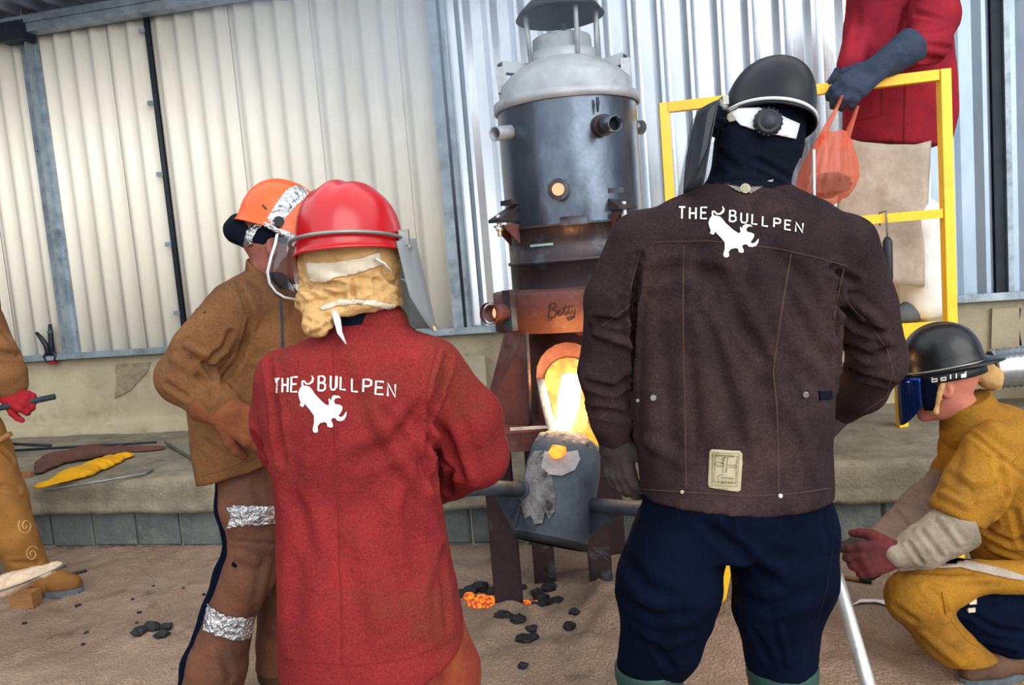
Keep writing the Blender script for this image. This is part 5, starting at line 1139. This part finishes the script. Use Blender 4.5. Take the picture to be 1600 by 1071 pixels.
part('foil_scrap', decal(MB(), lb_, [[(362, 884), (366, 877), (372, 885), (368, 888)]], 3, .004), 'navy', ol)
boot('boot', 'boot_brown', j['an_l'], j['toe_l'], top=.16); boot('boot', 'boot_brown', j['an_r'], j['toe_r'], top=.16)
# cap, helmet, visor
capw = garment(None, D, [cp([(384, 360, 2.6, .046), (376, 356, 2.6, .044), (368, 362, 2.6, .036)], D)], .006, extra=lambda p, d: smin(d, ell(p, q(423, 368), (.098, .088, .070)), .03), amp=.003, sc=30)
oc_ = part('wool_cap', capw, 'knit'); cb = bvh(capw)
Mt = hm(q(437, 351), -72, 21, 0)
hel = part('helmet', dome(.106, .130, .138, Mt, brim=.004, ridges=1, brimf=lambda t: .035*max(0, math.sin(t))**3, low=.012), 'orange_shell'); solid(smoothmod(hel), .004)
dm = dome(.106, .130, .138, Mt, brim=.004, brimf=lambda t: .035*max(0, math.sin(t))**3, low=.012); db_ = BVHTree.FromPolygons(dm.v, dm.f)
o = part('silver_tape', decal(MB(), db_, [[(448, 297), (462, 291), (476, 296), (483, 306), (464, 320), (448, 338), (436, 352), (424, 350), (418, 341), (432, 319)]], 4, .004), 'foil', hel)
fo = MB().bar(q(412, 344, -.11), q(470, 372, -.12), .008, .030); fo2 = sheet_grid(lambda a, b: np.array(q(412, 340, -.115))*(1-a)+np.array(q(474, 366, -.125))*a+np.array([0, -.003*math.sin(a*30+b*9), -.012-.028*b*(.6+.4*a)]), 18, 4); o = part('foil_strip', fo2, 'foil', hel); solid(o, .003)
part('visor_knob', MB().tube([q(436, 346, -.095), q(436, 346, -.125)], .016, 14), 'black_plastic', hel); part('vent_slot', decal(MB(), db_, [[(409, 321), (412, 320), (418, 327), (415, 328)]], 3, .003), 'black_plastic', hel)
sk = decal(MB(), cb, [[(383, 377), (387, 362), (402, 348), (410, 345), (413, 352), (402, 362), (396, 372), (396, 384), (388, 386)]], 3.5, .006); o = part('head_strap', sk, 'foil', oc_); solid(o, .003, 1)
edge = [q(433, 366, -.12), q(430, 382, -.13), q(424, 400, -.135), q(418, 425, -.13), (q(421, 443, -.125)), q(431, 457, -.12), q(444, 465, -.12), q(460, 468, -.11), q(474, 460, -.06)]
part('visor_edge', MB().tube(edge, .006, 8, flat=.5), 'white_plastic', hel)
e2 = edge[:8]
def vs_(s, v):
    i = s*(len(e2)-1); k_ = min(int(i), len(e2)-2); a = e2[k_]*(1-(i-k_))+e2[k_+1]*(i-k_); b = np.array(q(486, 372+s*86, -.09)); b[1] += .0
    return a*(1-v)+b*v+np.array([.0, -.03*math.sin(math.pi*v), 0])
o = part('visor', sheet_grid(vs_, 14, 6), 'visor', hel); solid(o, .002)
# ------------------------------------------------------------------ 4 the crouching person
D = 2.6; q = lambda x, y, dd=0.0: P(x, y, D+dd); g_ = lambda x, y, dd, z: np.array([*q(x, y, dd)[:2], z])
j = dict(neck=q(1515, 640), pelvis=q(1622, 905, .05), sh_l=q(1556, 712, -.12), sh_r=q(1552, 712, .14), el_l=q(1505, 800, -.2), el_r=q(1460, 800, .18), wr_l=q(1418, 862, -.235), wr_r=q(1385, 850, .08),
         hip_l=q(1625, 920, -.05), hip_r=q(1625, 915, .15), kn_l=q(1432, 935, -.17), kn_r=q(1470, 900, .2), an_l=g_(1592, 1075, -.14, .10), an_r=g_(1530, 1030, .2, .10), toe_l=g_(1515, 1080, -.17, .045), toe_r=g_(1470, 1030, .2, .045))
Mh = hm(q(1473, 600), 60, 9, 0)
org = G(q(1560, 1060)); person('crouching person in a mustard jacket with a dark brimmed helmet and blue visor', org, j, Mh, 'skin', h=.0062)
tor = cp([(1514, 648, None, .082), (1552, 705, 2.62, .165), (1585, 790, 2.65, .185), (1620, 880, 2.68, .19)], D)
armn = cp([(1556, 708, 2.44, .098), (1522, 765, 2.40, .092), (1498, 800, 2.38, .086)], D)
armf = cp([(1530, 700, 2.80, .09), (1490, 740, 2.80, .075)], D)
a_, b_ = np.array(P(1455, 792, 2.38)), np.array(P(1530, 824, 2.38)); nn = np.cross(b_-a_, [0, 1, 0]); nn /= np.linalg.norm(nn); nn = nn if nn[2] < 0 else -nn
arm_only = lambda p: chain(p, armn, .02)
CC = slope_cut(q(1462, 650), q(1560, 603))
def must(p, d):
    s_ = np.maximum(arm_only(p), (p-a_)@nn.astype(np.float32)); return np.maximum(smin(d, s_, .02), CC(p))
jk = garment(None, D, [tor, armf], .0075, None, k=.03, extra=must, margin=.34, amp=.004, sc=8, seed=61, cr=[([(1478, 668), (1510, 672), (1545, 700), (1600, 745)], .008, -.006), ([(1560, 720), (1575, 780), (1545, 830)], .012, -.014), ([(1480, 740), (1520, 770), (1560, 760)], .014, -.008), ([(1470, 770), (1510, 790)], .012, .008), ([(1540, 830), (1580, 850), (1600, 845)], .012, -.010), ([(1530, 650), (1580, 690)], .02, .006), ([(1550, 860), (1600, 880)], .012, .008), ([(1500, 700), (1490, 750)], .02, -.006), ([(1585, 800), (1598, 850)], .012, -.008)])
oj = part('jacket', jk, 'mustard'); bt = bvh(jk)
s = MB(); seam(s, bt, [(1476, 668), (1510, 672), (1546, 694), (1580, 722), (1600, 740)], .0028); seam(s, bt, [(1582, 722), (1600, 705)], .0025); seam(s, bt, [(1472, 690), (1530, 720), (1545, 760)], .002); part('seam', s, 'must_seam', oj)
cv = lambda p: np.maximum(cap(p, q(1508, 622), q(1522, 668), .078, .108), CC(p)-.006)
lo, hi = bounds([q(1508, 622), q(1522, 668)], .13); part('collar', cloth(cv, lo, hi, .006, 1, .002), 'mustard')
# near gauntlet and hand, far sleeve and hand, the bar they hold
glove_on('glove', 'glove_maroon', q(1402, 866, -.235), q(1352, 876, -.22), (-.1, -1, .35), 1, None, size=.19, curl=(25, 55, 40), fat=1.15)
def gaunt(p):
    d = chain(p, cp([(1502, 818, 2.37, .080), (1440, 856, 2.365, .062), (1400, 868, 2.365, .040)], D), .02); return np.maximum(d, (p-np.array(P(1490, 808, 2.37), np.float32)-np.array([.035, 0, -.01], np.float32))@np.array([.93, 0, .3], np.float32))
lo, hi = bounds([P(1502, 818, 2.37), P(1395, 868, 2.365)], .11)
part('gauntlet', cloth(gaunt, lo, hi, .006, 1, .004, 14, 3, [([(1440, 830), (1470, 870)], .009, -.007), ([(1420, 850), (1440, 880)], .008, -.006), ([(1470, 810), (1500, 850)], .01, .006)]), 'glove_grey')
part('soot_sleeve', garment(None, D, [cp([(1490, 745, 2.80, .070), (1440, 790, 2.76, .066), (1388, 838, 2.71, .050), (1368, 848, 2.68, .046)], D)], .007, None, amp=.005, sc=16, seed=4, cr=[([(1430, 770), (1460, 800)], .009, -.008), ([(1400, 800), (1425, 830)], .009, -.008)]), 'sleeve_grey')
glove_on('glove', 'glove_dark', q(1372, 848, .07), q(1335, 862, .0), (-.2, -.7, .7), -1, None, size=.19, curl=(30, 55, 40), fat=1.15)
# thigh and shin
thn = cp([(1630, 903, 2.46, .060), (1530, 902, 2.42, .050), (1432, 934, 2.40, .088)], D); shn = cp([(1432, 936, 2.40, .088), (1466, 988, 2.41, .070), (1530, 1048, 2.43, .064), (1590, 1085, 2.45, .066)], D)
ch = garment(None, D, [thn, shn], .0075, None, k=.02, extra=legcut, amp=.004, sc=9, seed=71, cr=[([(1420, 900), (1480, 905), (1560, 905)], .012, .007), ([(1450, 920), (1470, 935), (1480, 960)], .012, -.010), ([(1400, 950), (1430, 970)], .012, -.006), ([(1440, 990), (1500, 1040)], .014, .006)])
ol = part('leather_chap', ch, 'mustard'); cb = bvh(ch)
s = MB(); seam(s, cb, [(1472, 925), (1478, 960), (1510, 1000), (1560, 1030), (1598, 1048)], .003); part('seam', s, 'must_seam', ol)
fl = decal(MB(), cb, [[(1386, 905), (1394, 886), (1440, 878), (1500, 876), (1560, 888), (1598, 900), (1598, 908), (1550, 900), (1500, 888), (1445, 890), (1400, 896)]], 4, .006); o = part('apron_flap', fl, 'apron', ol); solid(o, .003, 1)
part('trousers', garment(None, D, [cp([(1635, 930, 2.62, .13), (1545, 948, 2.48, .082), (1488, 948, 2.44, .055)], D), cp([(1520, 968, 2.45, .066), (1580, 1000, 2.47, .070), (1640, 1030, 2.50, .07)], D), cp([(1630, 930, 2.75, .11), (1480, 905, 2.8, .075), (1530, 1020, 2.8, .06)], D)], .009, None, k=.02, extra=legcut, amp=.007, sc=14, seed=8, cr=[([(1500, 950), (1560, 985), (1600, 990)], .010, -.012), ([(1490, 935), (1550, 945)], .01, -.009), ([(1530, 1000), (1590, 1015)], .01, .009)]), 'navy')
o = part('buckle', MB().box(q(1519, 940, -.22), (.022, .012, .016)).box(q(1517, 953, -.21), (.022, .012, .014)), 'white_band')
boot('boot', 'boot_brown', j['an_l'], j['toe_l'], top=.15); boot('boot', 'coal', j['an_r'], j['toe_r'], top=.15)
# head: helmet worn backwards, goggles
Mt = hm(q(1473, 562), 60, 12, 0)
bfn = lambda t: .046*max(0, -math.sin(t))**2
hel = part('helmet', dome(.102, .120, .122, Mt, brim=.006, ridges=0, brimf=bfn, low=.012), 'worn_black'); solid(smoothmod(hel), .004)
part('rim_line', ring(Mt, .113, .132, -.016, 0, 360, .003, lambda t: -.007*max(0, -math.sin(t))**2, 60, -.0), 'steelwire', hel)
part('ridge', MB().tube([Mt @ Vector((0, -.117*math.cos(t), .118*math.sin(t)-.004)) for t in [math.pi*(.22+.56*i/20) for i in range(21)]], .012, 8, flat=1), 'worn_black', hel)
nc = garment(None, D, [cp([(1530, 583, 2.58, .028), (1548, 590, 2.6, .034), (1552, 598, 2.64, .030)], D), cp([(1474, 590, 2.518, .009), (1462, 645, 2.528, .008)], D)], .005, extra=lambda p, d: smin(d, ell(p, q(1500, 574, .03), (.10, .088, .045)), .015), amp=.004, sc=26, seed=3)
on_ = part('neck_cloth', nc, 'tan_cloth')
gs = part('goggle_strap', band(Mt, .096, .114, -.044, .032, 75, -258, 48, lambda t: .004*math.sin(t)), 'black_plastic'); solid(gs, .004)
sb = band(Mt, .0975, .1155, -.044, .032, 75, -258, 48, lambda t: .004*math.sin(t)); sbt = BVHTree.FromPolygons(sb.v, sb.f)
low_gl = {'b': [[(0, 1), (0, 0), (.9, 0), (.9, .55), (0, .55)]], 'o': [[(0, 0), (.9, 0), (.9, .55), (0, .55), (0, 0)]], 'l': [[(.2, 1), (.2, 0)]], 'e': [[(0, .3), (.9, .3), (.9, .55), (0, .55), (0, 0), (.9, 0)]]}
txt = MB()
def strap_pt(x, y): return (1457+x*62, 597-x*10-y*9)
xx = 0
for chh, w_ in (('b', .17), ('o', .17), ('l', .09), ('l', .09), ('e', .17)):
    for st_l in low_gl[chh]: decal(txt, sbt, stroke([strap_pt((xx+a*w_*.8), b*.8) for a, b in st_l], 2.0), 2, .003)
    xx += w_+.05
decal(txt, sbt, stroke([strap_pt(xx-.14, .62), strap_pt(xx-.09, .9)], 1.6), 2, .003)
part('strap_print', txt, 'white_print', gs)
Mg = hm(q(1481, 592), 60, 4, 0)
gf = part('goggle_frame', visor_sheet(Mg, .098, .118, .012, .022, -.085, 148, 172, .0, rnd=.05), 'navy'); solid(gf, .006)
gl_ = part('blue_visor', visor_sheet(Mg, .105, .128, .022, .025, -.145, 18, 156, .05, rnd=.42), 'bluevisor'); solid(gl_, .003)
bar = thing('steel_bar', 'dark steel bar gripped in the gloved hands of the crouching person', 'bar', q(1345, 862, -.1))
part('shaft', MB().tube([q(1398, 876, -.24), q(1345, 864, -.10), q(1296, 852, .05), q(1200, 835, .4)], .016, 10), 'dark_gap')
# ------------------------------------------------------------------ 5 the person on the platform
D = 3.80; q = lambda x, y, dd=0.0: P(x, y, D+dd)
gA = lambda x, dd, z: np.array([*P(x, 400, D+dd)[:2], z])
j = dict(neck=q(1392, -150), pelvis=q(1402, 220), sh_l=q(1440, -95, -.14), sh_r=q(1395, -95, .16), el_l=q(1462, 45, -.24), el_r=q(1350, 40, .05), wr_l=q(1366, 112, -.40), wr_r=q(1322, 118, -.22),
         hip_l=q(1420, 240, -.08), hip_r=q(1395, 240, .1), kn_l=gA(1425, -.12, 1.52), kn_r=gA(1392, .08, 1.52), an_l=gA(1440, -.10, 1.12), an_r=gA(1410, .12, 1.12), toe_l=gA(1402, -.13, 1.065), toe_r=gA(1376, .1, 1.065))
Mh = hm(q(1385, -225), 82, 20, 0)
org = np.array([*q(1410, 400)[:2], DZ]); person('person in a crimson suede jacket standing on the yellow platform, head out of view', org, j, Mh, 'knit', face=False, hs=.84)
rows = [(-150, 1370, 1425, .07), (-125, 1345, 1458, .11), (-90, 1332, 1470, .15), (0, 1330, 1474, .165), (60, 1327, 1480, .17), (120, 1325, 1486, .17), (180, 1323, 1488, .17), (245, 1324, 1474, .17)]
sn = cp([(1448, -85, 3.66, .10), (1462, 30, 3.56, .096), (1452, 68, 3.50, .085), (1424, 82, 3.44, .066)], D)
sf = cp([(1395, -90, 3.95, .09), (1350, 40, 3.85, .08), (1328, 100, 3.62, .055)], D)
jk = garment(rows, D, [sn, sf], .010, hemcut([(1300, 220), (1325, 226), (1400, 234), (1440, 233), (1474, 226), (1500, 220)], D), k=.02, amp=.004, sc=8, seed=81, cr=[([(1425, -10), (1410, 40), (1405, 80)], .014, -.016), ([(1440, 90), (1480, 95)], .014, -.014), ([(1430, 20), (1470, 30)], .012, -.010), ([(1440, 50), (1480, 40)], .012, .009), ([(1450, 70), (1485, 75)], .010, -.009), ([(1340, 20), (1335, 120)], .02, -.006)])
oj = part('jacket', jk, 'crimson'); bt = bvh(jk); s = MB(); seam(s, bt, [(1414, 115), (1413, 170), (1412, 230)], .004); seam(s, bt, [(1328, 220), (1400, 228), (1440, 227), (1470, 221)], .003); seam(s, bt, [(1378, 130), (1378, 180), (1330, 190)], .003); part('seam', s, 'red_seam', oj)
glove_on('glove', 'glove_navy', q(1366, 110, -.42), q(1318, 146, -.44), (-.35, -.85, .4), 1, [(q(1424, 72, -.37), .078), (q(1395, 92, -.40), .064), (q(1366, 110, -.42), .048)], size=.245, curl=(20, 40, 35), fat=1.15)
glove_on('glove', 'glove_navy', q(1332, 104, -.14), q(1312, 120, -.22), (-.3, -.8, .5), -1, [(q(1338, 92, -.12), .05), (q(1332, 104, -.14), .042)], size=.18)
for s_, hp_, kx in (('l', q(1416, 232, -.06), .125), ('r', q(1398, 232, .09), .12)):
    part('trouser_leg', garment(None, D, [[(np.array(hp_), .09), (np.array(hp_)+[0, 0, -.33], .095), (np.array(j['kn_'+s_])+np.array([.05 if s_ == 'l' else 0, 0, -.05]), .112), (np.array(j['an_'+s_])+np.array([.02, 0, 0]), .11)]], .011, None, extra=lambda p, d: np.maximum(d, DZ+.02-p[:, 2]), amp=.006, sc=9, seed=5), 'white_cloth')
for s_ in 'lr':
    a, t = np.array(j['an_'+s_]), np.array(j['toe_'+s_]); mbp = [(a-[0, 0, .035], .055), (t+[0, 0, .01], .042)]
    lo, hi = bounds([a, t], .1); part('shoe', cloth(lambda p: np.maximum(chain(p, [(a-[0, 0, .03], .055), ((a+t)/2-[0, 0, .02], .05), (t, .04)]), DZ+.004-p[:, 2]), lo, hi, .01, 1, 0), 'sole')
part('stripe_tab', MB().box(q(1478, 400, -.19), (.03, .006, .022)).box(q(1478, 430, -.19), (.03, .006, .012)), 'dark_gap')
tp = [(1320, 215), (1345, 222), (1390, 226), (1430, 226), (1454, 220)]; bo = [(1296, 425), (1335, 434), (1380, 441), (1420, 446), (1443, 449)]
def apr(s, v):
    i = s*4; k_ = min(int(i), 3); f = i-k_; tx = tp[k_][0]*(1-f)+tp[k_+1][0]*f; ty = tp[k_][1]*(1-f)+tp[k_+1][1]*f; bx = bo[k_][0]*(1-f)+bo[k_+1][0]*f; by = bo[k_][1]*(1-f)+bo[k_+1][1]*f
    d_ = 3.575+.05*(2*s-1)**2-.035*v-.012*math.sin(s*7+v*3)*v; return P(tx*(1-v)+bx*v, ty*(1-v)+by*v, d_)
o = part('apron', sheet_grid(apr, 20, 20), 'apron'); solid(o, .004)
# bag hanging from the gloved hand
hd = q(1322, 156, -.44); bd = 3.36
bag = thing('plastic_bag', 'thin orange plastic carrier bag with dark load hanging from the navy glove', 'bag', P(1292, 315, bd))
mp = bpy.data.materials.new('thin_plastic'); mp.use_nodes = True; t = mp.node_tree; n = t.nodes; l = t.links
tr1 = n.new('ShaderNodeBsdfTransparent'); tr1.inputs[0].default_value = S(255, 206, 190); b_ = n['Principled BSDF']; b_.inputs['Base Color'].default_value = S(248, 156, 132); b_.inputs['Roughness'].default_value = .35
tl2 = n.new('ShaderNodeBsdfTranslucent'); tl2.inputs[0].default_value = S(248, 156, 132); m1 = n.new('ShaderNodeMixShader'); m1.inputs[0].default_value = .5; l.new(b_.outputs[0], m1.inputs[1]); l.new(tl2.outputs[0], m1.inputs[2])
m2 = n.new('ShaderNodeMixShader'); m2.inputs[0].default_value = .4; l.new(tr1.outputs[0], m2.inputs[1]); l.new(m1.outputs[0], m2.inputs[2]); l.new(m2.outputs[0], n['Material Output'].inputs[0]); MT['thin_plastic'] = mp
brow = [(206, 1286, 1322, .03), (222, 1274, 1328, .055), (250, 1258, 1335, .085), (280, 1246, 1338, .095), (302, 1250, 1330, .085), (318, 1270, 1310, .05), (324, 1282, 1298, .02)]
bg_ = garment(brow, bd, [], .007, None, shear=.0, amp=.006, sc=22, seed=9, stretch=(1.6, 1.6, .5), cr=[([(1300, 215), (1290, 260), (1280, 310)], .008, -.008), ([(1315, 215), (1318, 260), (1300, 310)], .008, -.008), ([(1325, 225), (1330, 280)], .007, -.006), ([(1285, 220), (1268, 270)], .008, .007), ([(1305, 225), (1306, 300)], .006, .006)])
part('pouch', bg_, mp)
part('carry_loop', MB().tube([P(1316, 150, bd), P(1306, 172, bd), P(1292, 198, bd), P(1280, 226, bd)], [.012, .014, .022, .03], 12, flat=.5), mp)
part('carry_loop', MB().tube([P(1340, 166, bd), P(1334, 185, bd), P(1326, 206, bd), P(1318, 232, bd)], [.012, .014, .022, .03], 12, flat=.5), mp)
ld_ = P(1298, 290, bd); single('dark_brick', MB().lump(ld_, .07, 5, (1.15, .8, .75), 2), 'coal', 'dark lump lying at the bottom inside the orange plastic bag', 'lump', ld_-np.array([0, 0, .05]))
# ------------------------------------------------------------------ 6 the person at the edge of the picture
D = 3.85; q = lambda x, y, dd=0.0: P(x, y, D+dd); g_ = lambda x, y, dd, z: np.array([*q(x, y, dd)[:2], z])
j = dict(neck=q(-70, 440), pelvis=q(-62, 660), sh_l=q(-60, 480, .16), sh_r=q(-40, 485, -.16), el_l=q(-50, 590, .2), el_r=q(-8, 555, -.2), wr_l=q(-70, 690, .0), wr_r=q(8, 618, -.15),
         hip_l=q(-60, 690, .1), hip_r=q(-48, 690, -.08), kn_l=q(-50, 810, .14), kn_r=q(4, 790, -.06), an_l=g_(-70, 900, .16, .10), an_r=g_(62, 900, .0, .10), toe_l=g_(-20, 900, .16, .045), toe_r=g_(112, 900, -.02, .045))
Mh = hm(q(-72, 385), -80, 8, 0)
org = G(q(0, 940)); person('person in ochre leather chaps and red glove, mostly outside the picture edge', org, j, Mh, 'ruddy', h=.008)
Mt = hm(q(-76, 356), -80, 8, 0); o = part('helmet', dome(.116, .140, .14, Mt, brim=.006, brimf=lambda t: .045*max(0, math.sin(t))**3, low=.012), 'orange_shell'); solid(smoothmod(o), .004)
jk = garment([(440, -80, -35, .07), (465, -95, -12, .13), (520, -100, -10, .16), (620, -105, -18, .16), (700, -110, -20, .17)], D, [cp([(-25, 500, 3.69, .085), (-4, 545, 3.66, .072), (8, 585, 3.68, .088), (14, 600, 3.69, .078)], D), cp([(-60, 490, 4.0, .085), (-50, 590, 4.05, .075), (-68, 680, 3.88, .05)], D)], .010, None, k=.02, amp=.005, sc=9, seed=91, cr=[([(0, 552), (30, 556)], .014, -.014), ([(5, 520), (15, 530)], .012, -.008)])
part('jacket', jk, 'tan_suede')
glove_on('glove', 'glove_red', q(14, 618, -.17), q(40, 628, -.20), (.0, -.9, .45), 1, [(q(10, 606, -.16), .052), (q(16, 620, -.17), .045)], size=.185, curl=(50, 75, 50), fat=1.15)
glove_on('glove', 'glove_red', q(-70, 692, .0), q(-72, 720, -.05), (-.2, .6, .5), -1, None, size=.185, curl=(45, 60, 40))
ch = garment(None, D, [cp([(-40, 680, 3.80, .135), (-2, 775, 3.80, .115), (22, 840, 3.82, .105), (48, 892, 3.84, .082), (70, 912, 3.84, .062)], D)], .009, None, amp=.005, sc=8, seed=95, cr=[([(0, 700), (20, 720)], .012, -.01), ([(5, 760), (30, 765)], .014, -.008), ([(20, 880), (60, 880)], .012, -.008)])
ol = part('leather_chap', ch, 'tan_chap'); cb = bvh(ch)
sw = MB(); spi = lambda cx, cy, r, t, ph: [(cx+(r*(.15+.85*i/40))*math.cos(ph+t*6.283*i/40)*.9, cy+(r*(.15+.85*i/40))*math.sin(ph+t*6.283*i/40)*1.1) for i in range(41)]
seam(sw, cb, spi(40, 822, 13, 1.6, 0), .0035, step=2); seam(sw, cb, spi(50, 866, 12, 1.6, 2), .0035, step=2); part('stitched_scroll', sw, 'tan_cloth', ol)
part('leather_chap', garment(None, D, [cp([(-60, 690, 3.95, .13), (-50, 800, 4.0, .10), (-68, 900, 4.02, .09)], D)], .012, None, amp=.004, extra=legcut), 'tan_chap')
boot('boot', 'tan_chap', j['an_r'], j['toe_r'], r=.062, top=.12); boot('boot', 'tan_chap', j['an_l'], j['toe_l'], r=.055, top=.12)
rd = thing('steel_rod', 'dark steel rod held in the red glove beside the cream wall', 'rod', q(30, 632, -.2))
part('shaft', MB().tube([q(-40, 646, -.24), q(86, 620, -.16)], .014, 10), 'dark_gap'); part('lower_shaft', MB().tube([q(-30, 705, -.1), q(17, 678, -.1)], .013, 10), 'wood')
gB = PG(42, 948); single('wood_block', MB().box(gB+np.array([0, 0, gz(gB[0], gB[1])+.035]), (.11, .08, .07)), 'wood', 'small pale wood block on the sand beside the ochre boot', 'block', gB)
SDp = 3.2; sv = thing('sand_shovel', 'shallow metal shovel heaped with pale sand reaching into view', 'shovel', P(20, 915, SDp))
def blade(s, v):
    x = -75+178*s; y = 944-54*s-6*s*s; w = .125*(1-max(0, (s-.55)/.45)**2.2); p = np.array(P(x, y, SDp)); e = (v*2-1); p[1] += e*w; p[2] += .035*e*e*(1-.6*s)-.004; return p
o = part('blade', sheet_grid(blade, 18, 10), 'tan_chap'); o.data.materials.clear(); o.data.materials.append(MT['steelwire']); solid(o, .004)
def heap(p):
    d = ell(p, P(-5, 921, SDp), (.19, .105, .045), np.array(Matrix.Rotation(-.28, 3, 'Y'))); d = smin(d, ell(p, P(62, 896, SDp), (.10, .07, .02), np.array(Matrix.Rotation(-.28, 3, 'Y'))), .03); return d+.007*fbm(p*30, 3, 3)
lo, hi = bounds([P(-80, 930, SDp), P(95, 890, SDp)], .14); o = part('sand_heap', cloth(heap, lo, hi, .007, 0, 0), 'sandpile'); o['kind'] = 'stuff'
part('handle', MB().tube([P(-68, 940, SDp), P(-75, 850, SDp+.3), P(-72, 706, 3.80)], .017, 10), 'wood')

# ================================================================== smoke drifting about the furnace top
sm = MB(); c = P(760, 60, 3.75); b = bmesh.new(); bmesh.ops.create_icosphere(b, subdivisions=4, radius=1)
sm.add([(v.co.x*1.5+c[0], v.co.y*.95+c[1], v.co.z*.95+c[2]) for v in b.verts], [tuple(x.index for x in f.verts) for f in b.faces], True); b.free()
m = bpy.data.materials.new('smoke'); m.use_nodes = True; t = m.node_tree; n = t.nodes; l = t.links; n.remove(n['Principled BSDF'])
pv = n.new('ShaderNodeVolumePrincipled'); pv.inputs['Color'].default_value = (.62, .77, 1, 1); tc = n.new('ShaderNodeTexCoord'); ns = n.new('ShaderNodeTexNoise'); ns.inputs['Scale'].default_value = 1.6; ns.inputs['Detail'].default_value = 4
l.new(tc.outputs['Object'], ns.inputs[0]); mp_ = n.new('ShaderNodeMapping'); mp_.inputs['Scale'].default_value = (1/1.5, 1/.95, 1/.95); l.new(tc.outputs['Object'], mp_.inputs[0])
vl = n.new('ShaderNodeVectorMath'); vl.operation = 'LENGTH'; l.new(mp_.outputs[0], vl.inputs[0]); mr = n.new('ShaderNodeMapRange'); mr.inputs[1].default_value = .25; mr.inputs[2].default_value = 1; mr.inputs[3].default_value = 1; mr.inputs[4].default_value = 0; l.new(vl.outputs['Value'], mr.inputs[0])
mm = n.new('ShaderNodeMath'); mm.operation = 'MULTIPLY'; l.new(mr.outputs[0], mm.inputs[0]); l.new(ns.outputs[0], mm.inputs[1]); m3 = n.new('ShaderNodeMath'); m3.operation = 'MULTIPLY'; l.new(mm.outputs[0], m3.inputs[0]); m3.inputs[1].default_value = 1.15
l.new(m3.outputs[0], pv.inputs['Density']); l.new(pv.outputs[0], n['Material Output'].inputs['Volume']); MT['smoke'] = m
smo = single('smoke', sm, 'smoke', 'thin blue smoke drifting about the top of the furnace', 'smoke', c); smo['kind'] = 'stuff'
